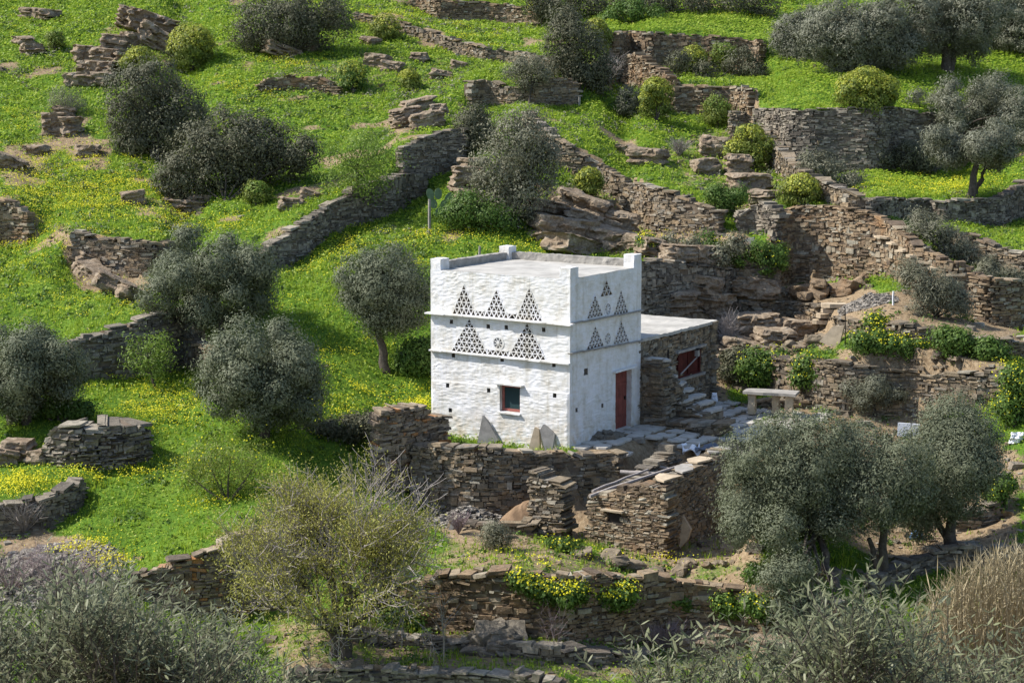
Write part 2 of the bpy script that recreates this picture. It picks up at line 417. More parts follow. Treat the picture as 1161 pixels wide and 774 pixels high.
def bil(A, px, py):
    fx = np.clip((np.asarray(px, float) - GX[0]) / 4, 0, len(GX) - 1.001); fy = np.clip((np.asarray(py, float) - GY[0]) / 2, 0, len(GY) - 1.001)
    ix = fx.astype(int); iy = fy.astype(int); ax = fx - ix; ay = fy - iy
    return A[iy, ix] * (1 - ax) * (1 - ay) + A[iy, ix + 1] * ax * (1 - ay) + A[iy + 1, ix] * (1 - ax) * ay + A[iy + 1, ix + 1] * ax * ay
PINS = [(648,508,53.2),(490,487,55.8),(800,462,59.6),(900,470,59.3),(780,500,54.4),(1000,470,58.8),(860,500,54.6),(752,628,48.3),(590,585,51.2),(560,508,53.8),(700,512,52.6),
        (720,345,63.5),(800,340,65.5),(930,460,59.3),(888,322,'*1.03'),(1010,312,'*0.975'),(708,268,'*1.02'),(1100,350,'*0.97')]
FREE = [(100,300),(100,560),(300,560),(450,720),(700,720),(1000,720),(300,100),(600,80),(1000,60),(1000,200),(300,400),(420,350),(1100,300),(1150,600),(650,200)]
PP = np.array([(a, b) for a, b, c in PINS] + FREE, float)
val = np.array([math.log(float(c[1:])) if isinstance(c, str) else math.log(c) - bil(LOGZ, a, b) for a, b, c in PINS] + [0] * len(FREE))
def kern(d2): return np.exp(-d2 / (2 * 90. ** 2))
D2 = ((PP[:, None] - PP[None]) ** 2).sum(-1)
cw = np.linalg.solve(kern(D2) + .01 * np.eye(len(PP)), val)
gx, gy = np.meshgrid(GX, GY)
corr = sum(c * kern((gx - p[0]) ** 2 + (gy - p[1]) ** 2) for c, p in zip(cw, PP))
LOGZ = LOGZ + corr
LOGZ = np.maximum.accumulate(LOGZ[::-1] + np.arange(len(GY))[:, None] * 1e-5, 0)[::-1]
ZF = np.exp(LOGZ)
def dist(px, py): return bil(ZF, px, py)

# ------------------------------------------------------------------ dovecote frame
DA = R(32.9)
DU = np.array([math.cos(DA), -math.sin(DA), 0]); DV = np.array([math.sin(DA), math.cos(DA), 0]); UP = np.array([0, 0, 1.])
NL = -DV.copy(); NR = DU.copy()
DW, DD = 5.03, 4.32
DN = np.array([1.71, 53.0, 0.0])          # near corner
DL = DN - DU * DW; DR = DN + DV * DD; DB = DL + DV * DD
def hit_plane(px, py, P0, n):
    a, t = ray(px, py); d = np.array([a, 1.0, -t]); c = np.array([0, 0, CAMZ])
    k_ = ((P0 - c) @ n) / (d @ n); return c + d * k_
def faceL(px, py):
    q = hit_plane(px, py, DN, NL) - DL; return q @ DU, q[2]
def faceR(px, py):
    q = hit_plane(px, py, DN, NR) - DN; return q @ DV, q[2]

# ------------------------------------------------------------------ terrain heightfield
STEP = .22
XA, XB, YA, YB = -62., 62., 34., 165.
xs = np.arange(XA, XB + .01, STEP); ys = np.arange(YA, YB + .01, STEP)
nx, ny = len(xs), len(ys)
# each ground column: walk the image columns of the distance field and resample in plan
HZ = np.zeros((ny, nx))
aGX = ray(GX, 387)[0]
colX, rowT = np.meshgrid(GX, TT)
# scatter approach: for every plan row Y, find image y per image column where the distance equals Y, then interpolate along X
for j, Y in enumerate(ys):
    # ZF decreases downwards (with GY) in every column
    lz = math.log(Y)
    below = (LOGZ < lz)
    i1 = np.argmax(below, 0)                      # first row whose distance is smaller than Y
    none = ~below.any(0)
    i1 = np.clip(i1, 1, len(GY) - 1); i0 = i1 - 1
    c_ = np.arange(len(GX))
    f_ = (lz - LOGZ[i0, c_]) / (LOGZ[i1, c_] - LOGZ[i0, c_] - 1e-12)
    f_ = np.clip(f_, 0, 1)
    gyv = GY[i0] + f_ * (GY[i1] - GY[i0])
    gyv = np.where(none, GY[-1], gyv)
    a_, t_ = ray(GX, gyv)
    z_ = CAMZ - t_ * Y
    # nearer than the lowest mapped row: keep going down into the little valley
    zn = CAMZ - 1.75 - .34 * Y
    Yl = ZF[-1]; zl = CAMZ - TT[-1] * Yl
    fl = np.clip((Yl - Y) / 5.0, 0, 1)
    z_ = np.where(none | (Y < Yl), zl * (1 - fl) + np.minimum(zn, zl) * fl, z_)
    HZ[j] = np.interp(xs, a_ * Y, z_)
XX, YY = np.meshgrid(xs, ys)
# level the yard under and beside the dovecote
def rect_w(P0, du, dv, s0, s1, e0, e1, m):
    dx, dy = XX - P0[0], YY - P0[1]
    s = dx * du[0] + dy * du[1]; e = dx * dv[0] + dy * dv[1]
    d = np.maximum(np.maximum(s0 - s, s - s1), np.maximum(e0 - e, e - e1))
    return np.clip(1 - d / m, 0, 1)
w_ = rect_w(DL, DU, DV, -.1, DW + .05, -.5, DD + 4.2, .9); w_ = w_ * w_ * (3 - 2 * w_)
HZ = HZ * (1 - w_) + (-.06) * w_
w_ = rect_w(DN, DV, NR, -.2, 9.2, 0, 3.6, .8); w_ = w_ * w_ * (3 - 2 * w_)
HZ = HZ * (1 - w_) + np.minimum(HZ, -.04) * w_
hutN = at(752, 629, 48.2)
w_ = rect_w(hutN, DV, NR, -.2, 4.3, -2.3, 1.5, 1.3); w_ = w_ * w_ * (3 - 2 * w_)
HZ = HZ * (1 - w_) + np.minimum(HZ, hutN[2] - .05) * w_
w_ = rect_w(hutN, DU, DV, -7.2, -2.4, -.8, 1.1, .7); w_ = w_ * w_ * (3 - 2 * w_)
HZ = HZ * (1 - w_) + np.minimum(HZ, at(590, 615, 49.7)[2]) * w_
w_ = rect_w(DN, DV, NR, -.2, 9.2, 0, 3.6, .8)
HZ0 = HZ.copy()
HZ = HZ + (.10 * fbm(XX * .35, YY * .35, seed=3, oct=3) + .035 * fbm(XX * 1.7, YY * 1.7, seed=9, oct=2)) * (1 - w_)

def hz(x, y):
    fx = np.clip((np.asarray(x, float) - XA) / STEP, 0, nx - 1.001); fy = np.clip((np.asarray(y, float) - YA) / STEP, 0, ny - 1.001)
    ix = fx.astype(int); iy = fy.astype(int); ax = fx - ix; ay = fy - iy
    return HZ[iy, ix] * (1 - ax) * (1 - ay) + HZ[iy, ix + 1] * ax * (1 - ay) + HZ[iy + 1, ix] * (1 - ax) * ay + HZ[iy + 1, ix + 1] * ax * ay

_Ym = np.arange(36, 160, .06)
def gp(px, py):
    """ground point seen at an image point"""
    a, t = ray(px, py)
    z = CAMZ - t * _Ym
    hit = z < hz(a * _Ym, _Ym)
    i = np.argmax(hit) if hit.any() else len(_Ym) - 1
    Y = _Ym[i]
    return np.array([a * Y, Y, float(hz(a * Y, Y))])

# ground kinds: soil areas as outlines in the photograph, carried onto the ground itself
def in_poly(px, py, poly):
    poly = np.asarray(poly, float); ins = np.zeros(np.shape(px), bool)
    for i in range(len(poly)):
        x1, y1 = poly[i]; x2, y2 = poly[i - 1]
        c = ((y1 > py) != (y2 > py)) & (px < (x2 - x1) * (py - y1) / (y2 - y1 + 1e-9) + x1)
        ins ^= c
    return ins
SOIL = [  # polygon, amount, kind (0 brown earth, 1 dry pale)
 ([(740,260),(840,255),(900,320),(1010,330),(1161,330),(1161,400),(960,372),(935,400),(840,408),(820,470),(735,500),(735,380)], .85),
 ([(945,394),(1130,402),(1140,425),(960,418)], 1.0),
 ([(640,480),(735,480),(850,455),(980,468),(1060,470),(1161,520),(1161,640),(1000,640),(860,560),(800,520)], .8),
 ([(990,340),(1161,340),(1161,385),(1000,366)], .75),
 ([(500,612),(760,625),(900,632),(1000,650),(880,672),(760,655),(500,650)], .58),
 ([(300,700),(420,690),(520,716),(740,728),(900,740),(760,774),(330,774),(300,745)], .55),
 ([(470,530),(665,520),(665,615),(500,615)], .95),
 ([(75,300),(170,312),(165,345),(90,330)], .9),
 ([(10,235),(110,255),(90,262),(0,275)], .4),
 ([(0,600),(95,600),(100,690),(0,690)], .85),
 ([(0,160),(60,168),(45,205),(0,210)], .7),
 ([(80,150),(128,158),(120,190),(82,185)], .75),
 ([(130,215),(240,235),(230,250),(140,240)], .5),
 ([(300,60),(400,70),(390,110),(290,108)], .4),
 ([(140,20),(230,30),(210,80),(90,100),(80,60)], .5),
 ([(30,120),(110,130),(100,170),(50,175)], .5),
 ([(590,205),(730,205),(800,290),(640,290)], .6),
 ([(400,60),(530,70),(520,110),(410,110)], .35),
 ([(780,150),(850,150),(900,230),(820,250),(740,180)], .45),
 ([(640,500),(860,495),(860,560),(680,570)], .95),
 ([(745,630),(760,560),(850,515),(880,560),(860,640)], .72),
 ([(1085,540),(1161,510),(1161,640),(1090,620)], .6),
]
px_, py_ = project(np.stack([XX, YY, HZ], -1))
soil = np.zeros((ny, nx))
jx = px_ + 9 * fbm(XX * .9, YY * .9, seed=21); jy = py_ + 6 * fbm(XX * .9, YY * .9, seed=22)
for poly, amt in SOIL:
    soil = np.maximum(soil, in_poly(jx, jy, poly) * amt)
soil = np.maximum(soil, np.clip((38.5 - YY) / 3, 0, 1) * .6)
bare = np.clip((fbm(XX * .45, YY * .45, seed=15, oct=3) - .58) * 2.4, 0, .85) * np.clip((YY - 62) / 8, 0.25, 1)
soil = np.maximum(soil, bare)
for _ in range(2):
    s_ = np.pad(soil, 1, mode='edge'); soil = (s_[1:-1, 1:-1] * 2 + s_[:-2, 1:-1] + s_[2:, 1:-1] + s_[1:-1, :-2] + s_[1:-1, 2:]) / 6
steep = np.hypot(*np.gradient(HZ0, STEP)); 
soil = np.clip(soil + np.clip((steep - .9) / 1.2, 0, 1), 0, 1)
def samp(A, x, y):
    ix = np.clip(np.round((x - XA) / STEP).astype(int), 0, nx - 1); iy = np.clip(np.round((y - YA) / STEP).astype(int), 0, ny - 1)
    return A[iy, ix]

lawn = np.zeros((ny, nx))
for poly in ([(690,12),(905,12),(930,60),(1161,55),(1161,135),(856,126),(850,62),(690,40)], [(985,188),(1161,185),(1161,205),(1130,226),(985,226)], [(960,0),(1161,0),(1161,20),(960,20)]):
    lawn = np.maximum(lawn, in_poly(jx, jy, poly) * 1.0)
soil = soil * (1 - .9 * lawn)
def ground_mat():
    m, nt, out = new_mat('hillside')
    at_ = nt.nodes.new('ShaderNodeAttribute'); at_.attribute_name = 'soil'
    n1 = noise_node(nt, .9, 6, .65); n2 = noise_node(nt, 7, 5, .7); n3 = noise_node(nt, .25, 3, .5)
    g = ramp(nt, [(.25, (.05, .09, .016)), (.5, (.08, .15, .02)), (.75, (.13, .19, .03))]); nt.links.new(n1.outputs[0], g.inputs[0])
    s = ramp(nt, [(.3, (.15, .105, .065)), (.5, (.25, .185, .115)), (.72, (.34, .27, .18))]); nt.links.new(n2.outputs[0], s.inputs[0])
    add = nt.nodes.new('ShaderNodeMath'); add.operation = 'ADD'; nt.links.new(at_.outputs['Fac'], add.inputs[0])
    sc = nt.nodes.new('ShaderNodeMapRange'); sc.inputs[1].default_value = .3; sc.inputs[2].default_value = .7; sc.inputs[3].default_value = -.26; sc.inputs[4].default_value = .26
    n4 = noise_node(nt, 1.8, 5, .7); nt.links.new(n4.outputs[0], sc.inputs[0]); nt.links.new(sc.outputs[0], add.inputs[1])
    rr = ramp(nt, [(.38, (0, 0, 0)), (.62, (1, 1, 1))]); nt.links.new(add.outputs[0], rr.inputs[0])
    c = mixc(nt, rr.outputs[0], g.outputs[0], s.outputs[0])
    principled(nt, out, c, 1, .03, n2.outputs[0], .8, .08)
    return m

jj, ii = np.meshgrid(np.arange(ny - 1), np.arange(nx - 1), indexing='ij')
q0 = (jj * nx + ii).ravel()
hill = mesh_obj('hillside', np.stack([XX, YY, HZ], -1).reshape(-1, 3), np.stack([q0, q0 + 1, q0 + nx + 1, q0 + nx], 1), ground_mat(), smooth=True)
hill['kind'] = 'structure'
at_ = hill.data.attributes.new('soil', 'FLOAT', 'POINT'); at_.data.foreach_set('value', soil.astype(np.float32).ravel())
# wide outer land: the viewer's own slope, the valley and the country to the sides
def land(name, x0, x1, y0, y1, fn, step):
    a = np.arange(x0, x1 + .1, step); b = np.arange(y0, y1 + .1, step)
    X_, Y_ = np.meshgrid(a, b); Z_ = fn(X_, Y_)
    q = (np.arange(len(b) - 1)[:, None] * len(a) + np.arange(len(a) - 1)[None]).ravel()
    o = mesh_obj(name, np.stack([X_, Y_, Z_], -1).reshape(-1, 3), np.stack([q, q + 1, q + len(a) + 1, q + len(a)], 1), hill.data.materials[0], smooth=True)
    o['kind'] = 'structure'
    t_ = o.data.attributes.new('soil', 'FLOAT', 'POINT'); t_.data.foreach_set('value', np.full(len(o.data.vertices), .62 if y1 < 40 else .3, np.float32))
    return o
land('near_slope', -62, 62, -30, 34.2, lambda x, y: CAMZ - 1.75 - .34 * np.maximum(y, -8) - np.clip((y - 29) / 5, 0, 1) * .0 - .06 + .12 * fbm(x * .3, y * .3, seed=5), .6)
land('far_land', -500, 500, -400, 700, lambda x, y: np.where(y > 30, -9 + .27 * np.clip(y - 45, 0, 600), -8.) - 6 - 4 * np.clip(1 - np.abs(x) / 80, 0, 1) * np.clip(1 - np.abs(y - 60) / 140, 0, 1), 12)

# ------------------------------------------------------------------ dry-stone builder
def stones(path, mat, thick=.5, sl=(.10, .36), shh=(.03, .085), cap=True, front=.10, rough=1.0, holes=None, holefn=None, ragged=.06, both=False, capsize=(.35, .8)):
    """path rows: X, Y, z foot, z top.  returns V, quads, material index"""
    path = np.asarray(path, float)
    seg = np.hypot(np.diff(path[:, 0]), np.diff(path[:, 1])); S = np.concatenate([[0], np.cumsum(seg)]); Lt = S[-1]
    def ev(s):
        return [np.interp(s, S, path[:, q]) for q in range(4)]
    cen, half, dirs, tilt = [], [], [], []
    z0, z1 = path[:, 2].min() - .25, path[:, 3].max() + .1
    z = z0
    while z < z1:
        h = random.uniform(*shh) * (1.9 if random.random() < .16 else 1); s = -random.uniform(0, .3)
        while s < Lt:
            l = random.uniform(*sl) * random.choice((.4, .6, 1, 1, 1.35))
            hh = h * random.choice((.55, .8, 1, 1, 1.15, 1.45))
            sm = min(max(s + l / 2, 0), Lt)
            x, y, zb, zt = ev(sm)
            if z + h > zb - .3 and z + h * .4 < zt + random.uniform(-ragged, ragged * .4) and not (holefn and holefn(sm, z + h / 2, l)):
                x2, y2, _, _ = ev(min(sm + .15, Lt)); x1, y1, _, _ = ev(max(sm - .15, 0))
                d = np.array([x2 - x1, y2 - y1]); d /= np.linalg.norm(d) + 1e-9
                n = np.array([d[1], -d[0]])
                wv = .035 * math.sin(sm * 1.9 + z * 3) + .03 * math.sin(sm * 4.3 + 1.3)
                bl_ = .05 * math.sin(sm * 1.1 + z * 2.1) + .03 * math.sin(sm * 3.1 - z * 4)
                dep = (thick if both else min(thick, .34)) * random.uniform(.92, 1.08)
                off = front + rough * (bl_ * .6 + random.uniform(-.055, .04)) - dep / 2
                cen.append([x + n[0] * off, y + n[1] * off, z + h / 2 + wv + random.uniform(-.015, .015)])
                half.append([l / 2 * 1.02, dep / 2, hh / 2]); dirs.append(d); tilt.append(random.gauss(0, .06))
            s += l + .006
        z += h
    if cap:
        s = random.uniform(-.1, .1)
        while s < Lt:
            l = random.uniform(*capsize); x, y, zb, zt = ev(min(s + l / 2, Lt))
            x2, y2, _, ze = ev(min(s + l, Lt)); x1, y1, _, zs_ = ev(max(s, 0))
            d = np.array([x2 - x1, y2 - y1]); d /= np.linalg.norm(d) + 1e-9; n = np.array([d[1], -d[0]])
            if random.random() < .22: s += l * .6; continue
            h = random.uniform(.035, .10); dep = thick * random.uniform(.5, 1.15)
            off = front + .03 - dep / 2 + random.uniform(-.04, .05)
            cen.append([x + n[0] * off, y + n[1] * off, zt + random.uniform(-.07, .05)])
            half.append([l / 2, dep / 2, h / 2]); ra = random.gauss(0, .22); d = np.array([d[0] * math.cos(ra) - d[1] * math.sin(ra), d[0] * math.sin(ra) + d[1] * math.cos(ra)]); dirs.append(d)
            tilt.append(math.atan2(ze - zs_, l) * .7 + random.gauss(0, .09))
            s += l + random.uniform(.0, .06)
    cen, half, dirs, tilt = map(np.array, (cen, half, dirs, tilt))
    N = len(cen)
    sg = np.array([[a, b, c] for c in (-1, 1) for b in (-1, 1) for a in (-1, 1)], float)
    loc = sg[None] * half[:, None]
    loc = loc + rng.uniform(-1, 1, loc.shape) * half[:, None] * np.array([.16, .10, .22])
    ct, st = np.cos(tilt)[:, None], np.sin(tilt)[:, None]
    lx, lz = loc[..., 0] * ct - loc[..., 2] * st, loc[..., 0] * st + loc[..., 2] * ct
    ly = loc[..., 1]
    V = np.stack([cen[:, None, 0] + lx * dirs[:, None, 0] - ly * dirs[:, None, 1] * 1.0,
                  cen[:, None, 1] + lx * dirs[:, None, 1] + ly * dirs[:, None, 0],
                  cen[:, None, 2] + lz], -1).reshape(-1, 3)
    Q = (np.arange(N)[:, None, None] * 8 + BOXF[None]).reshape(-1, 4)
    # earth and rubble core
    m = max(2, int(Lt / .4) + 1); ss = np.linspace(0.02, Lt - .02, m)
    cv = []
    for s in ss:
        x, y, zb, zt = ev(s); x2, y2, _, _ = ev(min(s + .1, Lt)); x1, y1, _, _ = ev(max(s - .1, 0))
        d = np.array([x2 - x1, y2 - y1]); d /= np.linalg.norm(d) + 1e-9; n = np.array([d[1], -d[0]])
        f, b = front - .075, front - thick + (.12 if both else 0)
        zt2 = max(zt - .12, zb - .2)
        for off, zz in ((f, zb - .4), (f, zt2), (b, zt2), (b, zb - .4)):
            cv.append([x + n[0] * off, y + n[1] * off, zz])
    cv = np.array(cv); q = []
    for i in range(m - 1):
        for a, b in ((0, 1), (1, 2), (2, 3)):
            q.append([i * 4 + a, i * 4 + b, i * 4 + 4 + b, i * 4 + 4 + a])
    q.append([0, 3, 2, 1]); e = (m - 1) * 4; q.append([e, e + 1, e + 2, e + 3])
    Vall = np.vstack([V, cv]); Qall = np.vstack([Q, np.array(q) + len(V)])
    idx = np.concatenate([np.zeros(len(Q), int), np.ones(len(q), int)])
    return Vall, Qall, idx

def wall_path(pts, pull=.0):
    p = np.array(pts, float); n = max(2, int((p[-1, 0] - p[0, 0]) / 6) + 1)
    x = np.linspace(p[0, 0], p[-1, 0], n)
    yt = np.interp(x, p[:, 0], p[:, 1]); yb = np.interp(x, p[:, 0], p[:, 2])
    Y = dist(x, yb) 
    a, t = ray(x, yb); _, tt = ray(x, yt)
    return np.stack([a * Y, Y, CAMZ - t * Y, CAMZ - tt * Y], 1)

def stone_wall(label, mat, path, name='stone_wall', group='dry-stone walls', parent=None, **kw):
    V, Q, idx = stones(path, mat, **kw)
    o = mesh_obj(name, V, Q, [M[mat], M['core']], parent, idx=idx, org=None if parent is not None else np.array([path[0][0], path[0][1], path[0][2]]))
    if parent is None: tag(o, label, 'wall', group)
    return o

for lab, ret, m_, pts in WALLS:
    P = wall_path(pts)
    k_ = 1.0 if P[:, 1].mean() < 62 else 1.15
    stone_wall(lab, m_, P, thick=.55, both=not ret, sl=(.09 * k_, .34 * k_), shh=(.028 * k_, .085 * k_), capsize=(.2, .62), ragged=.12, front=.2 if ret else .1)

# ------------------------------------------------------------------ THE DOVECOTE
dove = empty('dovecote', DN, 'square whitewashed dovecote tower with rows of triangular pigeon holes', 'dovecote')
ZT = 5.02   # wall head

def cell_pattern(origin, du, n, tri, rows, mb, th=.025, dep=.2, proud=.012, slip=None):
    """lattice of slate slips for one triangle, whitewashed on the front edge only: tri = (s_left, s_right, z_base, z_apex)"""
    s0, s1, zb, za = tri
    slip = slip or mb
    def P(s, z): return origin + du * s + UP * z
    def bar(a, b):
        a = np.asarray(a); b = np.asarray(b); d = b - a; L = np.linalg.norm(d); d = d / L
        side = np.cross(d, n); c = (a + b) / 2; ax = np.array([d, side, n])
        mb.box(c + n * (proud - .012), ax, (L / 2 + th * .3, th / 2, .012), .05)
        slip.box(c - n * (dep / 2 + .014 - proud), ax, (L / 2 + th * .2, th * .42, dep / 2), .05)
    sm = (s0 + s1) / 2
    for k_ in range(rows):
        f0, f1 = k_ / rows, (k_ + 1) / rows
        z0, z1 = zb + (za - zb) * f0, zb + (za - zb) * f1
        a0, a1 = s0 + (sm - s0) * f0, s1 + (sm - s1) * f0
        b0, b1 = s0 + (sm - s0) * f1, s1 + (sm - s1) * f1
        if k_ > 0: bar(P(a0 - .015, z0), P(a1 + .015, z0))
        m = rows - k_
        for i in range(m):
            pa = a0 + (a1 - a0) * i / m; pb = a0 + (a1 - a0) * (i + 1) / m
            ap = b0 + (b1 - b0) * i / max(1, m - 1) if m > 1 else sm
            bar(P(pa, z0), P(ap, z1)); bar(P(ap, z1), P(pb, z0))

def facade(origin, du, n, width, z0, z1, rects, tris, discs, amp, seed, step=.036, step3=None):
    es = sorted(set([0, width] + [r[0] for r in rects] + [r[1] for r in rects]))
    ez = sorted(set([z0, z1] + [r[2] for r in rects] + [r[3] for r in rects]))
    def lines(edges, a, b):
        u = [v for v in np.arange(a, b, step) if all(abs(v - e) > step * .45 for e in edges)]
        return np.array(sorted(u + list(edges)))
    s_, z_ = lines(es, 0, width), lines(ez, z0, z1)
    S, Z = np.meshgrid(s_, z_)
    fade = np.clip(np.minimum(S, width - S) / .10, 0, 1)
    # rounded rubble courses under thick limewash
    co = vn(S * 5.5 + 2 * fbm(S * .7, Z * .7, seed=seed), Z * 15.5 + 1.1 * fbm(S * 2.5, Z * 3, seed=seed + 4), seed=seed + 1)
    fi = vn(S * 7.5, Z * 23, seed=seed + 2)
    big = fbm(S * .7, Z * .7, seed=seed + 3, oct=2)
    d = amp * (.55 * co + .5 * fi) * (.35 + .65 * fade) * np.minimum(1, fade + .25) + .012 * big * fade
    d *= np.clip(fade + .0, 0, 1)
    if step3 is not None:
        zz = step3[0] + (step3[1] - step3[0]) * S / width
        d += .022 * np.clip((zz - Z) / .02, 0, 1) * np.clip(fade * 1.5, 0, 1)
    V = origin + S[..., None] * du + Z[..., None] * UP + d[..., None] * n
    sc = (s_[:-1] + s_[1:]) / 2; zc = (z_[:-1] + z_[1:]) / 2
    SC, ZC = np.meshgrid(sc, zc)
    keep = np.ones(SC.shape, bool)
    for r in rects: keep &= ~((SC > r[0]) & (SC < r[1]) & (ZC > r[2]) & (ZC < r[3]))
    for (a, b, zb, za) in tris:
        f = (ZC - zb) / (za - zb); m = (a + b) / 2; hw = (b - a) / 2 * (1 - f)
        keep &= ~((f > -.0) & (f < .98) & (np.abs(SC - m) < hw - .006))
    for (c, zc_, r) in discs: keep &= ~(np.hypot(SC - c, ZC - zc_) < r)
    w = len(s_)
    q = (np.arange(len(z_) - 1)[:, None] * w + np.arange(w - 1)[None])[keep]
    return V.reshape(-1, 3), np.stack([q, q + 1, q + w + 1, q + w], 1)

def tri_from(face, apex, bl, br):
    s0, zl = face(*bl); s1, zr = face(*br); sa, za = face(*apex)
    return (s0, s1, (zl + zr) / 2, za)
TL = [tri_from(faceL, (528.3,322), (513,353.5), (539.5,356)), tri_from(faceL, (561,327.5), (549.5,357), (576.5,359)), tri_from(faceL, (598,325.5), (585,359.5), (615,362.5)),
      tri_from(faceL, (533,360.5), (512,397.5), (553,402)), tri_from(faceL, (598,365.5), (576.5,405), (619,408))]
TL_rows = [5, 5, 6, 7, 7]
zU = faceL(570, 361.5)[1]; zW = faceL(570, 404.5)[1]
TL[:3] = [(a, b, zU + .035, c) for a, b, _, c in TL[:3]]
TL[3:] = [(a, b, zW + .035, c) for a, b, _, c in TL[3:]]
TR = [tri_from(faceR, (687.4,317), (680.3,336), (694.3,334.5)), tri_from(faceR, (674,334), (665,361), (683.6,358.6)), tri_from(faceR, (701.4,329), (695.3,356.6), (712,354)),
      tri_from(faceR, (674.2,369.5), (665,395), (684.2,392)), tri_from(faceR, (703,364.2), (695,390.3), (713,387))]
TR_rows = [3, 5, 5, 5, 5]
RL = [(*faceL(564.7, 388.8), .19)]; RR = [(*faceR(689, 350.5), .20), (*faceR(688.7, 383.8), .20)]
def sq(face, px, py, w=.12, h=.13):
    s, z = face(px, py); return (s - w / 2, s + w / 2, z - h / 2, z + h / 2)
holesL = [sq(faceL, *p) for p in ((512,364.7),(553.7,370),(574,371),(616.5,373.8),(514,402.8),(569.5,407.5),(628,413.5),(508,436.7),(554.4,442.3),(629.5,448),(511,464.7))]
holesR = [sq(faceR, 664.3, 421.3, .22, .2), sq(faceR, 653.7, 464.7), sq(faceR, 683, 459.7)]
wa, wb = faceL(567, 436), faceL(590, 466.5)
win = (wa[0], wb[0], faceL(578, 467)[1], faceL(578, 436.5)[1])
da, db = faceR(697.5, 489.5), faceR(715.5, 486)
door = (da[0], db[0], .02, faceR(706, 420)[1])
# strips of small holes joining the triangle feet
strips = [(TL[0][1], TL[1][0], zU + .035, zU + .19), (TL[1][1], TL[2][0], zU + .035, zU + .19), (TL[3][1], TL[4][0], zW + .035, zW + .19)]
strips = [s for s in strips if s[1] - s[0] > .05]
V1, Q1 = facade(DL, DU, NL, DW, -.5, ZT, holesL + [win] + strips, TL, RL, .011, 31, step=.031, step3=(faceL(490, 430)[1], faceL(643, 445)[1]))
V2, Q2 = facade(DN, DV, NR, DD, -.5, ZT, holesR + [door], TR, RR, .012, 51)
V3, Q3 = facade(DR, -DU, DV, DW, -.5, ZT + .22, [], [], [], .03, 71, step=.08)
V4, Q4 = facade(DB, -DV, -DU, DD, -.5, ZT + .22, [], [], [], .03, 81, step=.08)
VV, QQ = [], []; off = 0
for v, q in ((V1, Q1), (V2, Q2), (V3, Q3), (V4, Q4)):
    VV.append(v); QQ.append(q + off); off += len(v)
mesh_obj('wall', np.vstack(VV), np.vstack(QQ), M['white'], dove, smooth=False)
# inner lining behind the openings
mb = MB()
mb.box((DN + DB) / 2 + UP * 2.45, np.array([DU, DV, UP]), (DW / 2 - .26, DD / 2 - .26, 2.5))
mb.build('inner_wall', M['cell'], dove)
def recess(face_o, du, n, r, dep, name, mat, mb_=None):
    s0, s1, z0, z1 = r; m = mb_ or MB()
    P = lambda s, z, d: face_o + du * s + UP * z - n * d
    e = .0
    ring = [(s0, z0), (s1, z0), (s1, z1), (s0, z1)]
    V = [P(s, z, -.0) for s, z in ring] + [P(s, z, dep) for s, z in ring]
    m.add(V, [np.array([[i, (i + 1) % 4, 4 + (i + 1) % 4, 4 + i] for i in range(4)]), np.array([[4, 5, 6, 7]])])
    if mb_ is None: return m.build(name, mat, dove)
for o_, du_, n_, hs in ((DL, DU, NL, holesL), (DN, DV, NR, holesR)):
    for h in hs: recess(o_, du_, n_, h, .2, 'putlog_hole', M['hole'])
def lattice(name, tri, rows, o_, du_, n_):
    mb = MB(); sl = MB(); cell_pattern(o_, du_, n_, tri, rows, mb, th=.026 if o_ is DL else .021, slip=sl)
    o = mb.build(name, M['white'], dove); o['_o'] = list(DN); sl.build('slate_slips', M['slip'], o)
    return o
for t_, r_ in zip(TL, TL_rows): lattice('pigeon_hole_triangle', t_, r_, DL, DU, NL)
for t_, r_ in zip(TR, TR_rows): lattice('pigeon_hole_triangle', t_, r_, DN, DV, NR)
for (a, b, zb, zt_) in strips:
    mb = MB(); sl = MB(); k_ = max(1, int(round((b - a) / .2)))
    for i in range(k_):
        cell_pattern(DL, DU, NL, (a + (b - a) * i / k_, a + (b - a) * (i + 1) / k_, zb, zt_), 1, mb, slip=sl)
    mb.box(DL + DU * (a + b) / 2 + UP * (zt_ + .005) - NL * .085, np.array([DU, NL, UP]), ((b - a) / 2, .1, .02))
    o = mb.build('pigeon_hole_row', M['white'], dove); o['_o'] = list(DN); sl.build('slate_slips', M['slip'], o)
for (o_, du_, n_, discs, spokes) in ((DL, DU, NL, RL, 8), (DN, DV, NR, RR, 8)):
    for (s, z, r) in discs:
        mb = MB(); c = o_ + du_ * s + UP * z
        th = np.linspace(0, 2 * np.pi, 33)
        for k_ in range(32):
            a, b = th[k_], th[k_ + 1]
            p = [c + (du_ * math.cos(t) + UP * math.sin(t)) * rr for t, rr in ((a, r - .03), (b, r - .03), (b, r + .03), (a, r + .03))]
            mb.prism(np.array(p) + n_ * .014, -n_ * .2)
        for k_ in range(spokes):
            t = 2 * np.pi * (k_ + .5) / spokes; d = du_ * math.cos(t) + UP * math.sin(t)
            mb.box(c + d * r / 2 - n_ * .09, np.array([d, np.cross(d, n_), n_]), (r / 2, .013, .095))
        mb.box(c - n_ * .088, np.array([du_, UP, n_]), (.04, .04, .1))
        mb.build('rosette', M['white'], dove)
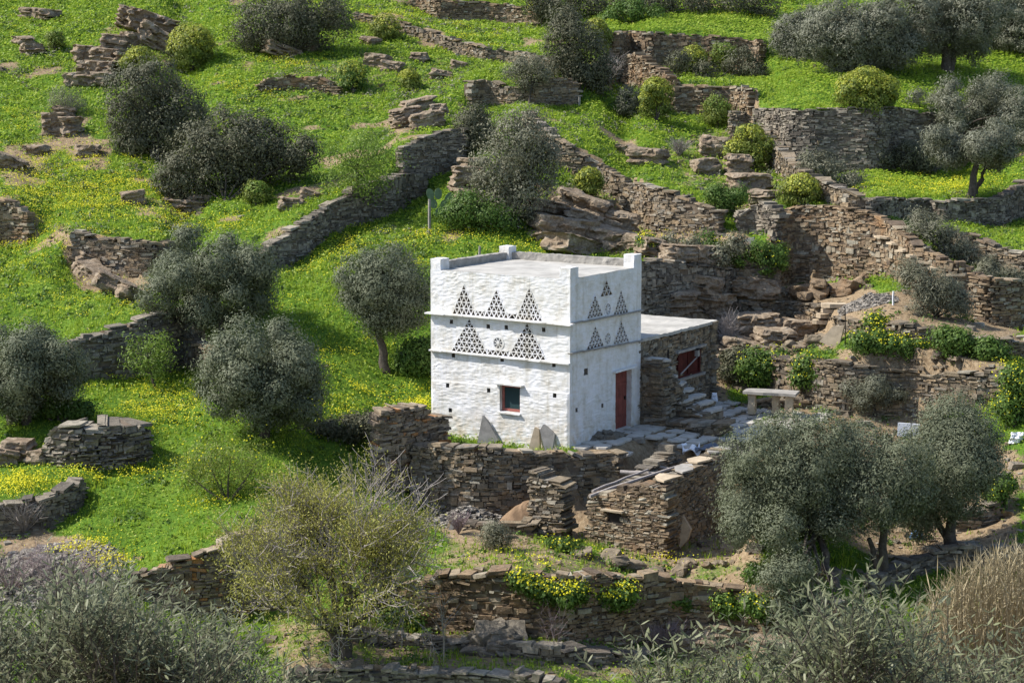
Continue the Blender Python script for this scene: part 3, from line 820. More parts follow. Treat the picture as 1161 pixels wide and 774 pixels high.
# slate string courses
def ledge(o_, du_, n_, s0, s1, za, zb, dep=.15):
    mb = MB(); s = s0
    while s < s1 - .02:
        l = min(random.uniform(.35, .7), s1 - s)
        if s1 - s - l < .15: l = s1 - s
        f = ((s + l / 2) - s0) / (s1 - s0); z = za + (zb - za) * f
        dp = dep * random.uniform(.9, 1.12)
        mb.box(o_ + du_ * (s + l / 2) + UP * (z + random.uniform(-.006, .006)) + n_ * (dp / 2 - .04), np.array([du_, n_, UP]), (l / 2 + .004, dp / 2 + .04, .02), .06)
        s += l
    return mb.build('string_course', M['white'] if o_ is DL else M['slab'], dove)
ledge(DL, DU, NL, -.12, DW + .12, faceL(489, 354.6)[1], faceL(645, 367.5)[1], .17)
ledge(DL, DU, NL, -.02, DW + .02, faceL(489, 396.4)[1], faceL(645, 412)[1], .12)
ledge(DN, DV, NR, .0, DD + .05, faceR(648, 366.5)[1], faceR(727, 351.8)[1], .10)
ledge(DN, DV, NR, .0, DD + .03, faceR(648, 400.2)[1], faceR(727, 386)[1], .10)
# roof, parapets and corner posts
mb = MB(); V, Q = rough_box((DN + DB) / 2 + UP * (ZT - .06), np.array([DU, DV, UP]), (DW / 2 - .02, DD / 2 - .02, .06), .25, .012, 5); mb.add(V, [Q]); mb.build('roof', M['concrete'], dove)
for c, ax, hf in (((DR + DB) / 2 - DV * .16 + UP * (ZT + .11), np.array([DU, DV, UP]), (DW / 2 - .1, .13, .12)),
                  ((DL + DB) / 2 + DU * .16 + UP * (ZT + .11), np.array([DV, DU, UP]), (DD / 2 - .1, .13, .12))):
    V, Q = rough_box(c, ax, hf, .09, .02, 8); mesh_obj('parapet', V, Q, M['slab'], dove)
for c, du_, dv_, hh in ((DL, DU, DV, .34), (DN, -DU, DV, .33), (DR, -DU, -DV, .40), (DB, DU, -DV, .42)):
    V, Q = rough_box(c + du_ * .19 + dv_ * .24 + UP * (ZT + hh / 2 - .02), np.array([DU, DV, UP]), (.185, .235, hh / 2 + .02), .06, .012, 3)
    mesh_obj('corner_post', V, Q, M['white'], dove)
# window
def frame(o_, du_, n_, r, w, dep0, dep1, mb):
    s0, s1, z0, z1 = r; P = lambda s, z, d: o_ + du_ * s + UP * z - n_ * d
    dm, hd = (dep0 + dep1) / 2, (dep1 - dep0) / 2
    ax = np.array([du_, n_, UP])
    mb.box(P((s0 + s1) / 2, z0 + w / 2, dm), ax, ((s1 - s0) / 2, hd, w / 2)); mb.box(P((s0 + s1) / 2, z1 - w / 2, dm), ax, ((s1 - s0) / 2, hd, w / 2))
    for s in (s0 + w / 2, s1 - w / 2): mb.box(P(s, (z0 + z1) / 2, dm), ax, (w / 2, hd, (z1 - z0) / 2 - w - .002))
recess(DL, DU, NL, win, .24, 'window_reveal', M['white'])
mb = MB(); frame(DL, DU, NL, (win[0] + .01, win[1] - .01, win[2] + .01, win[3] - .01), .075, .10, .16, mb); wf = mb.build('window', M['redframe'], dove); wf['_o'] = list(DN)
mb = MB(); mb.box(DL + DU * (win[0] + win[1]) / 2 + UP * (win[2] + win[3]) / 2 - NL * .14, np.array([DU, NL, UP]), ((win[1] - win[0]) / 2 - .08, .008, (win[3] - win[2]) / 2 - .08))
mb.build('pane', M['glass'], wf)
for zz, hw, pr, nm in ((win[3] + .03, .14, .16, 'lintel'), (win[2] - .03, .04, .10, 'window_sill')):
    mb = MB(); mb.box(DL + DU * (win[0] + win[1]) / 2 + UP * zz + NL * (pr / 2 - .05), np.array([DU, NL, UP]), ((win[1] - win[0]) / 2 + hw, pr / 2 + .05, .022), .05); mb.build(nm, M['white'], dove)
# door
recess(DN, DV, NR, door, .36, 'door_reveal', M['white'])
mb = MB(); dw = door[1] - door[0]
for k_ in range(4):
    mb.box(DN + DV * (door[0] + dw * (k_ + .5) / 4) + UP * (door[3] / 2 + .01) - NR * .2, np.array([DV, NR, UP]), (dw / 8 - .004, .025, door[3] / 2 - .02))
for zz in (.35, 1.4): mb.box(DN + DV * (door[0] + dw / 2) + UP * zz - NR * .165, np.array([DV, NR, UP]), (dw / 2 - .03, .012, .05))
dd = mb.build('door', M['red'], dove); dd['_o'] = list(DN)
mb = MB(); mb.box(DN + DV * (door[0] + dw * .85) + UP * .95 - NR * .155, np.array([DV, NR, UP]), (.02, .03, .05)); mb.build('handle', M['dark'], dd)
mb = MB(); mb.box(DN + DV * (door[0] + dw / 2) + UP * (door[3] + .04) + NR * .02, np.array([DV, NR, UP]), (dw / 2 + .16, .09, .03), .05); mb.build('lintel', M['white'], dove)

# ------------------------------------------------------------------ ANNEX
AN0, AN1 = 4.36, 9.55
annex = empty('stone_annex', DN + DV * AN0, 'low brown stone outbuilding with a flat whitewashed roof joined behind the dovecote', 'outbuilding')
o1 = hit_plane(769, 410, DN, NR) - DN; o2 = hit_plane(794, 410, DN, NR) - DN
os0, os1 = o1 @ DV, o2 @ DV
oz0 = (hit_plane(780, 426, DN, NR))[2]; oz1 = (hit_plane(780, 397, DN, NR))[2]
def pathof(P0, P1, zb, zt): return [[P0[0], P0[1], zb, zt], [P1[0], P1[1], zb, zt]]
AZ = 2.62
hf = lambda s, z, l: (os0 - AN0 - l * .35 < s < os1 - AN0 + l * .35) and oz0 < z < oz1
stone_wall('', 'stone', pathof(DN + DV * AN0, DN + DV * AN1, -.1, AZ), name='front_wall', parent=annex, cap=False, rough=.4, holefn=hf, thick=.4, front=.0)
stone_wall('', 'stone', pathof(DN + DV * AN1, DN + DV * AN1 - NR * 3.6, -.1, AZ), name='side_wall', parent=annex, cap=False, thick=.4, front=.0)
stone_wall('', 'stone', pathof(DN + DV * AN1 - NR * 3.6, DN + DV * AN0 - NR * 3.6, -.1, AZ), name='rear_wall', parent=annex, cap=False, thick=.4, front=.0)
V, Q = rough_box(DN + DV * (AN0 + AN1) / 2 - NR * 1.8 + UP * (AZ + .06), np.array([DV, NR, UP]), ((AN1 - AN0) / 2 + .02, 1.86, .05), .12, .02, 15)
mesh_obj('roof', V, Q, M['concrete'], annex)
mb = MB(); om = (os0 + os1) / 2
mb.box(DN + DV * om + UP * (oz0 + oz1) / 2 - NR * .082, np.array([DV, NR, UP]), ((os1 - os0) / 2 + .02, .02, (oz1 - oz0) / 2))
sh_ = mb.build('shutter', M['darkred'], annex)
mb = MB(); frame(DN, DV, NR, (os0, os1, oz0, oz1), .06, -.01, .06, mb)
mb.box(DN + DV * om + UP * (oz0 + oz1) / 2 - NR * .045, np.array([DV, NR, UP]), (.03, .015, (oz1 - oz0) / 2 - .06))
mb.build('shutter_frame', M['darkred'], annex)
for zz in (oz1 + .04, oz0 - .04):
    mb = MB(); mb.box(DN + DV * om + UP * zz - NR * .1, np.array([DV, NR, UP]), ((os1 - os0) / 2 + .2, .2, .04), .08); mb.build('lintel' if zz > oz0 + .1 else 'sill', M['slab'], annex)
mb = MB(); a_ = hit_plane(772, 424, DN + NR * .12, NR); b_ = hit_plane(790, 405, DN + NR * .06, NR); mb.tube([a_, b_], .025, 6); tag(mb.build('wooden_stick', M['wood'], org=a_), 'wooden stick leaning against the red shutter of the outbuilding', 'stick')
p_ = hit_plane(790.5, 400, DN + NR * .12, NR)
la = empty('wall_lantern', p_, 'small pale lantern hung on the outbuilding wall right of the red shutter', 'lantern')
mb = MB(); mb.box(p_, np.array([DV, NR, UP]), (.07, .06, .11), .1); mb.build('glass_case', M['slab'], la)
mb = MB(); mb.box(p_ + UP * .13, np.array([DV, NR, UP]), (.09, .08, .025)); mb.tube([p_ + UP * .13 - NR * .12, p_ + UP * .2 - NR * .04, p_ + UP * .13], .012, 5); mb.build('bracket', M['dark'], la)

# steps beside the annex
st = empty('stone_stairs', DN + DV * 6.4 + NR * .5, 'rough grey stone stairs climbing left along the outbuilding wall', 'stairs')
def slab_poly(mb, c, ax, half, n=9, th=.07, jit=.14, tilt=.0):
    a = np.sort(rng.uniform(0, 2 * np.pi, n)) if False else np.linspace(0, 2 * np.pi, n, endpoint=False) + rng.uniform(-.2, .2, n)
    sq_ = np.clip(np.abs(np.cos(a)) , .0, 1)
    r = 1 / np.maximum(np.abs(np.cos(a)), np.abs(np.sin(a))) ** .75
    r *= 1 + rng.uniform(-jit, jit, n)
    pts = np.asarray(c) + (r * np.cos(a) * half[0])[:, None] * ax[0] + (r * np.sin(a) * half[1])[:, None] * ax[1]
    pts = pts + ax[2] * (rng.uniform(-.012, .012, n))[:, None]
    mb.prism(pts, -ax[2] * th)
def step_block(s0, s1, e0, e1, z, zb=-.15):
    p = lambda s_, e_: DN + DV * s_ + NR * e_
    for (A, B, th_) in ((p(s0, e0), p(s0, e1), min(.4, s1 - s0)), (p(s0, e1), p(s1, e1), min(.34, e1 - e0))):
        stone_wall('', 'stone', pathof(A, B, zb, z - .05), name='riser_stones', parent=st, cap=False, thick=th_, front=-.02, rough=.4, both=True, sl=(.10, .32))
    mb = MB(); mb.box(p((s0 + s1) / 2, (e0 + e1) / 2) + UP * ((z + zb) / 2 - .05), np.array([DV, NR, UP]), ((s1 - s0) / 2 - .06, (e1 - e0) / 2 - .06, (z - zb) / 2 - .03)); mb.build('fill', M['core'], st)
    n_ = max(1, int(round((s1 - s0) / .6))); mb = MB()
    for q in range(n_):
        slab_poly(mb, p(s0 + (s1 - s0) * (q + .5) / n_, (e0 + e1) / 2 + .02) + UP * (z + .012 * q), np.array([DV, NR, UP]), ((s1 - s0) / n_ * .58, (e1 - e0) * .62), th=.07)
    mb.build('tread', M['tread'], st)
for k_ in range(4): step_block(4.42 + .32 * k_, 4.74 + .32 * k_, .02, .75, 2.12 - .30 * k_)
for k_ in range(5): step_block(5.25, 6.75, .02 + .34 * k_, .36 + .34 * k_, 1.06 - .18 * k_)
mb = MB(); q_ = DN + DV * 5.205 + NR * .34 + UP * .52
mb.box(q_, np.array([DV, NR, UP]), (.03, .2, .14)); mb.build('niche_shade', M['dark'], st)  # dark box set on the stair side as painted shade of a recess
mb = MB(); q_ = DN + DV * 5.0 + NR * .62 + UP * 1.5; mb.tube([q_ - UP * .3, q_ + UP * .85], .035, 6); mb.build('rail', M['dark'], st)
# low platform at the foot of the stairs
pl = stone_wall('low stone platform with slab top beside the dovecote door', 'stone', pathof(DR + DV * .12 + NR * .05, DR + DV * .12 + NR * 2.7, -.1, .24), name='stone_platform', thick=.95, both=True, group=None, capsize=(.5, 1.0))
pl['category'] = 'platform'

# flagstone yard
mb = MB()
for i in range(150):
    s = rng.uniform(.3, 9.6); e = rng.uniform(.3, 3.4)
    pass
cells = []
for a in np.arange(.35, 9.4, .62):
    for b in np.arange(.25, 4.4, .55):
        cells.append((a + rng.uniform(-.12, .12) + (.3 if int(b / .55) % 2 else 0), b + rng.uniform(-.1, .1)))
for a, b in cells:
    if a < 4.4 and b > 2.6: continue
    c = DN + DV * a + NR * b
    z = float(hz(c[0], c[1]))
    if abs(z + .04) > .25: continue
    slab_poly(mb, c + UP * (z + .065), np.array([DV, NR, UP]), (.29, .26), n=8, th=.06, jit=.1)
o = mb.build('yard_paving', M['tread']); o['kind'] = 'structure'

# ------------------------------------------------------------------ RUINS in front
stone_wall('ragged lichened stump of wall at the left corner of the dovecote', 'lichen', wall_path([(432,466,545),(445,459,548),(470,461,548),(490,470,536),(507,473,520)]) if False else
           [[*at(432, 545, 52.4)[:2], at(432, 545, 52.4)[2], at(432, 464, 52.4)[2]], [*at(450, 545, 52.6)[:2], at(450, 545, 52.6)[2], at(450, 458, 52.6)[2]], [*at(470, 540, 53.2)[:2], at(470, 540, 53.2)[2], at(470, 462, 53.2)[2]], [*at(506, 520, 54.1)[:2], at(506, 520, 54.1)[2], at(506, 473, 54.1)[2]]],
           thick=.7, both=True, ragged=.15, cap=False)
def px_path(rows):
    out = []
    for x, yt, yb, Y in rows:
        b = at(x, yb, Y); t = at(x, yt, Y); out.append([b[0], b[1], b[2], t[2]])
    return out
pier = stone_wall('thick free-standing pier of grey stone left of the hut doorway', 'stone', px_path([(603,534,614,50.3), (620,540,615,50.0), (635,546,614,49.8)]), thick=.7, cap=False, both=True, ragged=.12)
stone_wall('low broken wall with two square blocks in front of the soil heap', 'stone', px_path([(512,588,612,50.2), (545,592,613,49.9), (580,594,616,49.7), (600,594,617,49.6)]), thick=.5, both=True, ragged=.12)
hutN = at(752, 629, 48.2); hutN2 = hutN.copy()
hut = empty('ruined_hut', hutN, 'roofless square hut of thin brown stones with a tiny window', 'ruin')
HWd, HDp = 2.35, 4.3
hzb = hutN[2]; hzt = at(752, 549, 48.2)[2]
hA = hutN - DU * HWd; 
wx0 = hit_plane(688, 588, hutN, NL) - hA; wx1 = hit_plane(703, 588, hutN, NL) - hA
wz0 = hit_plane(695, 592, hutN, NL)[2]; wz1 = hit_plane(695, 579, hutN, NL)[2]
hf2 = lambda s, z, l: (wx0 @ DU - l * .3 < s < wx1 @ DU + l * .3) and wz0 < z < wz1
hzl = at(670, 560, 49.4)[2]
stone_wall('', 'stone_brown', [[hA[0], hA[1], hzb - .05, hzl], [hutN[0], hutN[1], hzb - .1, hzt]], name='front_wall', parent=hut, rough=.15, sl=(.08, .28), shh=(.025, .065), thick=.55, both=True, holefn=hf2, cap=False, front=0)
pR = hutN + DV * HDp
hS = hutN + DV * .5
stone_wall('', 'stone', [[hS[0], hS[1], hzb - .1, hzt], [pR[0], pR[1], hzb - .1, hzt + .25]], name='side_wall', parent=hut, rough=.25, sl=(.08, .3), shh=(.025, .07), thick=.55, both=True, cap=False, front=0)
pL = hA + DV * HDp
stone_wall('', 'stone_grey', [[pL[0], pL[1], hzb - .1, hzt + .1], [hA[0] + DV[0] * 1.4, hA[1] + DV[1] * 1.4, hzb - .1, hzl - .2]], name='inner_wall', parent=hut, thick=.5, both=True, cap=False, front=0)
mb = MB(); mb.box(hA + DU * (wx0 @ DU + wx1 @ DU) / 2 + UP * ((wz0 + wz1) / 2 - hA[2]) + DV * .085, np.array([DU, DV, UP]), (.21, .012, .17)); mb.build('window_shade_panel', M['dark'], hut)  # dark panel painted as the shade inside the tiny window
mb = MB(); mb.box(hA + DU * (wx0 @ DU + wx1 @ DU) / 2 + UP * (wz1 + .02 - hA[2]) - DV * .0, np.array([DU, DV, UP]), (.34, .14, .03), .1); mb.build('lintel', M['slab_brown'], hut)
for k_, (f, w_) in enumerate(((.05, .5), (.3, .55), (.55, .5), (.82, .6))):
    mb = MB(); slab_poly(mb, hutN + DV * HDp * (f + .08) - NR * .27 + UP * (hzt - hzb + .25 * f + .06), np.array([DV, NR, UP]), (w_ * .85, .30), n=7, th=.05, jit=.28)
    mb.build('coping_slab', M['slab'] if k_ % 2 else M['slab_brown'], hut)
hT = hzt - hzb
def beam(label, a, b, r, mat='wood'):
    mb = MB(); a = np.asarray(a); b = np.asarray(b); k_ = 6
    pts = a + (b - a) * np.linspace(0, 1, k_)[:, None] + rng.uniform(-.02, .02, (k_, 3))
    mb.tube(pts, np.linspace(r, r * .75, k_), 7)
    return tag(mb.build('roof_beam', M[mat], org=a), label, 'beam', 'weathered beams over the ruined hut')
beam('long grey roof pole slanting over the hut from its left front corner', at(668, 562, 49.2), at(785, 523, 51.6), .055)
beam('second thinner grey pole lying just behind the long slanting pole', at(672, 556, 49.5), at(735, 532, 51.4), .045)
beam('pale horizontal beam end lying across the back of the hut', at(703, 534, 51.6), at(762, 538, 51.3), .06)
beam('short pale rotten beam behind the hut near the white rag', at(735, 527, 52.0), at(768, 533, 51.8), .05)

# ------------------------------------------------------------------ slabs, table and small things
def slab_thing(name, label, cat, pix, Y, th, mat, lean=None, group=None):
    """upright or leaning slab: outline pixels on a plane leaning back"""
    pts = []
    y0 = max(p[1] for p in pix)
    for x, y in pix:
        pts.append(at(x, y, Y + (y0 - y) / F * Y * (lean or .25)))
    mb = MB(); mb.prism(np.array(pts), np.array([0.05, th, 0]))
    return tag(mb.build(name, M[mat], org=np.mean(pts, 0)), label, cat, group)
def Yl(px): return 53 + (645 - px) / 156 * 2.73 * .95
slab_thing('leaning_slab', 'pale grey triangular slab leaning against the sunlit dovecote wall under the window', 'slab', [(541,502),(547,471),(553,478),(565,499),(559,502)], Yl(553) - .35, .06, 'slab', .35)
slab_thing('leaning_slab', 'narrow brownish slab leaning left of the pointed one at the dovecote corner', 'slab', [(599,509),(606,484),(611,486),(612,510)], Yl(606) - .35, .07, 'slab_brown', .35)
slab_thing('leaning_slab', 'pointed five-sided grey slab leaning at the front corner of the dovecote', 'slab', [(612,487),(616,481),(629,492),(626,511),(618,511)], Yl(620) - .4, .06, 'slab', .35)
slab_thing('leaning_slab', 'tall pointed brown slab leaning against the shaded side of the hut', 'slab', [(767,612),(773,583),(783,600),(779,612),(771,621)], 48.9, .06, 'slab_brown', .3)
slab_thing('leaning_slab', 'large square pale slab propped up on the garden terrace', 'slab', [(929,387),(944,370),(957,369),(951,393),(944,394)], dist(943, 393) , .06, 'slab_brown', .5)
slab_thing('leaning_slab', 'grey tilted slab in the weeds above the boulder slope', 'slab', [(839,283),(846,270),(855,269),(851,287),(845,288)], dist(846, 288), .08, 'slab', .5)
slab_thing('leaning_slab', 'small pale block standing behind the stone table', 'slab', [(906,446),(906,434),(916,436),(916,448)], dist(908, 452), .1, 'slab', .2)
slab_thing('fallen_lintel', 'pale stone post lying at the left end of the low broken wall', 'stone', [(503,610),(512,592),(516,594),(508,612)], 49.8, .12, 'slab', .3)

TBp = gp(872, 466); TY = 58.7
tb = empty('stone_table', at(872, 466, TY), 'stone slab table on three upright stones in the yard', 'table')
def tpx(x, y, dy=0): return at(x, y, TY + dy)
zt_ = at(872, 443, TY)[2]
c_ = np.array([at(874, 443, TY)[0], TY, zt_])
mb = MB(); ax_ = np.array([[.96, -.28, 0], [.28, .96, 0], [0, 0, 1]])
poly = [(-.88, -.30), (-.2, -.40), (.3, -.36), (.86, -.42), (.90, .30), (.2, .38), (-.5, .36), (-.84, .28)]
mb.prism(np.array([c_ + ax_[0] * a + ax_[1] * b for a, b in poly]), -UP * .09); mb.build('tabletop', M['slab'], tb)
for dx, dy in ((-.6, -.05), (.15, .2), (.62, -.1)):
    c2 = c_ + ax_[0] * dx + ax_[1] * dy - UP * .42
    V, Q = rough_box(c2, ax_, (.12, .17, .33), .09, .03, 4); mesh_obj('leg', V, Q, M['slab_brown'], tb)

def rag(name, label, cat, px, py, Y, w, h, mat='whiteplastic', flat=False):
    c = at(px, py, Y); n = 9
    u, v = np.meshgrid(np.linspace(-1, 1, n), np.linspace(-1, 1, n))
    bulge = .35 * (1 - u ** 2) * (1 - v ** 2) * min(w, h)
    nz = fbm(u * 2 + px, v * 2 + py, seed=int(px)) * .25 * min(w, h)
    if flat: P = np.stack([u * w / 2, v * h / 2, bulge * .4 + nz], -1)
    else: P = np.stack([u * w / 2 * (1 - .15 * v), -(bulge + nz), v * h / 2 + .1 * nz], -1)
    P = P.reshape(-1, 3) + c
    q = (np.arange(n - 1)[:, None] * n + np.arange(n - 1)[None]).ravel()
    Q = np.stack([q, q + 1, q + n + 1, q + n], 1)
    back = P + np.array([0, .06, -.02]) if not flat else P - UP * .03
    V = np.vstack([P, back]); Q2 = Q[:, ::-1] + n * n
    rim = list(range(n)) + [n * i + n - 1 for i in range(1, n)] + [n * n - 1 - i for i in range(1, n)] + [n * i for i in range(n - 2, 0, -1)]
    m_ = len(rim); E_ = np.array([[rim[i], rim[i] + n * n, rim[(i + 1) % m_] + n * n, rim[(i + 1) % m_]] for i in range(m_)])
    return tag(mesh_obj(name, V, np.vstack([Q, Q2, E_]), M[mat], org=c), label, cat)
g_ = gp(784, 511); rag('crumpled_sheet', 'crumpled white plastic sheet on the yard edge above the hut', 'sheet', 784, 509, g_[1] - .1, .55, .6, flat=True)
g_ = gp(810, 455); rag('plastic_bag', 'small white bag standing by the foot of the outbuilding stairs', 'bag', 810, 450, 59.6, .2, .3)
g_ = gp(1030, 497)
slab_thing('white_board', 'wider left one of two bright white boards standing in the garden behind the right olives', 'board', [(1017,494),(1018,479),(1032,480),(1032,495)], g_[1], .04, 'whiteplastic', .2)
slab_thing('white_board', 'narrower right one of two bright white boards standing in the garden behind the right olives', 'board', [(1033,494),(1034,480),(1042,481),(1042,493)], g_[1] + .1, .04, 'whiteplastic', .2)
g_ = gp(1153, 502); rag('plastic_bag', 'white sack lying at the right edge of the garden', 'bag', 1153, 496, g_[1], .4, .35)
g_ = gp(768, 445); rag('sack', 'slumped grey sack leaning on the wall under the red shutter', 'sack', 773, 442, 58.6, .4, .55, 'slab')

stone_wall('low wall behind the stone table', 'stone', px_path([(850,456,466,60.2),(880,453,467,60.1),(920,452,468,59.8),(965,458,470,59.3)]), thick=.4, both=True)
g_ = gp(800, 511); rag('tarpaulin', 'dark blue-grey tarpaulin lying flat on the yard edge behind the hut wall', 'tarpaulin', 803, 508, g_[1], .8, .5, 'tarp', flat=True)
g_ = gp(1040, 612); rag('plastic_crate', 'small blue plastic thing on the ground under the right olives', 'bucket', 1040, 606, g_[1], .35, .25, 'blue')
# heaps inside the ruin
def heap(name, label, cat, px, py, rx, ry, rz, mat, n=26, amp=.08, c=None):
    c = gp(px, py) if c is None else c; u = np.linspace(0, 1, n // 2); th = np.linspace(0, 2 * np.pi, n, endpoint=False)
    U, T = np.meshgrid(u, th, indexing='ij')
    X_ = c[0] + U * np.cos(T) * rx; Y_ = c[1] + U * np.sin(T) * ry
    Z_ = hz(X_, Y_) - .05 + rz * np.cos(U * np.pi / 2) ** 1.5 + amp * fbm(X_ * 5, Y_ * 5, seed=int(px)) * (1 - U * .6)
    q = np.array([[i * n + j, (i + 1) * n + j, (i + 1) * n + (j + 1) % n, i * n + (j + 1) % n] for i in range(n // 2 - 1) for j in range(n)])
    return tag(mesh_obj(name, np.stack([X_, Y_, Z_], -1).reshape(-1, 3), q, M[mat], org=c), label, cat)
heap('soil_heap', 'heap of reddish dug earth in the ruin below the dovecote', 'heap', 610, 585, 1.3, .8, .95, 'soil', c=at(600, 598, 51.0))
def rubble(name, label, cat, px, py, rx, ry, n, size, mat, rz=.3, kind=None, c=None):
    c = gp(px, py) if c is None else c; mb_v = []; mb_q = []
    for i in range(n):
        a = rng.uniform(0, 2 * np.pi); r = math.sqrt(rng.uniform()) 
        x, y = c[0] + math.cos(a) * r * rx, c[1] + math.sin(a) * r * ry
        s = size * rng.uniform(.5, 1.5)
        z = float(hz(x, y)) + rz * (1 - r) * rng.uniform(.6, 1) + s * .1
        sg = np.array([[p, q, w] for w in (-1, 1) for q in (-1, 1) for p in (-1, 1)], float)
        loc = sg * s * np.array([.5, .4, .2]) * (1 + rng.uniform(-.35, .35, (8, 3)))
        th, ti = rng.uniform(0, 6.28), rng.normal(0, .35)
        x2, z2 = loc[:, 0] * math.cos(ti) - loc[:, 2] * math.sin(ti), loc[:, 0] * math.sin(ti) + loc[:, 2] * math.cos(ti)
        P = np.stack([x + x2 * math.cos(th) - loc[:, 1] * math.sin(th), y + x2 * math.sin(th) + loc[:, 1] * math.cos(th), z + z2], 1)
        mb_q.append(BOXF + len(mb_v) * 8); mb_v.append(P)
    if n <= 60:
        root = empty(name, c, label, cat)
        for q_, v in enumerate(mb_v):
            cc = v.mean(0); e0 = (v[1] - v[0] + v[3] - v[2]) / 2; e1 = (v[2] - v[0] + v[3] - v[1]) / 2; e2 = (v[4] - v[0] + v[7] - v[3]) / 2
            l0, l1, l2 = [np.linalg.norm(e) for e in (e0, e1, e2)]
            V_, Q_ = rough_box(np.zeros(3), ID3, (1, 1, 1), .28, 0, 0)
            rr = (np.abs(V_) ** 5).sum(1) ** .2; V_ = V_ / rr[:, None] ** .55
            V_ = V_ + .16 * np.stack([fbm(V_[:, 0] * 1.3 + q_ * 5, V_[:, 1] * 1.3, V_[:, 2] * 1.3, 3 + t_, 2) for t_ in range(3)], 1)
            mesh_obj('stone', cc + V_ @ np.array([e0, e1, e2]) * .52, Q_, M[mat], root)
        return root
    o = mesh_obj(name, np.vstack(mb_v), np.vstack(mb_q), M[mat], org=c)
    if kind: o['kind'] = kind; return o
    return tag(o, label, cat)
rubble('rubble_heap', 'sloping heap of small grey rubble in the ruin left of the earth heap', 'heap', 530, 572, 1.8, .9, 2000, .09, 'gravel', .75, c=at(530, 592, 51.2))
rubble('rubble_heap', 'pale gravel bank behind the dead twigs at the lower left', 'heap', 60, 652, 1.9, 1.6, 1300, .15, 'gravel', .25)
rubble('rubble_heap', 'stack of flat dark slates on the ground by the dovecote door', 'heap', 683, 498, .6, .35, 40, .35, 'stone_grey', .12)
rubble('rubble_heap', 'heap of grey gravel at the head of the garden steps', 'heap', 985, 345, 1.0, .8, 800, .12, 'gravel', .35)
rubble('rubble_heap', 'scree of small brown stones on the slope between stub wall and boulders', 'heap', 862, 308, 2.0, 1.2, 500, .16, 'stone_brown', .1)
rubble('rubble_heap', 'pile of tumbled tan boulders below the broad sunlit wall', 'heap', 930, 336, 1.5, .6, 34, .62, 'stone_brown', .35)
rubble('rubble_heap', 'row of flat slabs piled on the garden wall end', 'heap', 885, 402, 1.5, .5, 36, .55, 'stone', .12)
rubble('rubble_heap', 'leaning broken slabs on the grass strip under the flowery wall', 'heap', 572, 727, .7, .35, 16, .55, 'stone_grey', .2)
rubble('loose_slabs', 'few flat pale stones in the grass in front of the hut', 'heap', 735, 650, 2.3, .35, 14, .42, 'stone', .0)
# scattered stones on the slopes
def scatter_stones():
    V, Q = [], []; k_ = 0
    for i in range(4400):
        px, py = (rng.uniform(-20, 1180), rng.uniform(-10, 770)) if i < 2800 else (rng.uniform(740, 1165), rng.uniform(150, 640))
        x_, y_, z_ = gp_fast(px, py)
        if samp(soil, np.array([x_]), np.array([y_]))[0] < .3 and rng.uniform() > (.16 if py < 260 else .05): continue
        s = rng.uniform(.04, .2) * (2.2 if rng.uniform() < .14 else 1)
        sg = np.array([[p, q, w] for w in (-1, 1) for q in (-1, 1) for p in (-1, 1)], float)
        loc = sg * s * np.array([.5, .4, .22]) * (1 + rng.uniform(-.35, .35, (8, 3)))
        th = rng.uniform(0, 6.28)
        P = np.stack([x_ + loc[:, 0] * math.cos(th) - loc[:, 1] * math.sin(th), y_ + loc[:, 0] * math.sin(th) + loc[:, 1] * math.cos(th), z_ + loc[:, 2] + s * .05], 1)
        V.append(P); Q.append(BOXF + k_ * 8); k_ += 1
    o = mesh_obj('loose_stones', np.vstack(V), np.vstack(Q), M['stone']); o['kind'] = 'stuff'
def gp_fast(px, py): return gp(px, py)
scatter_stones()

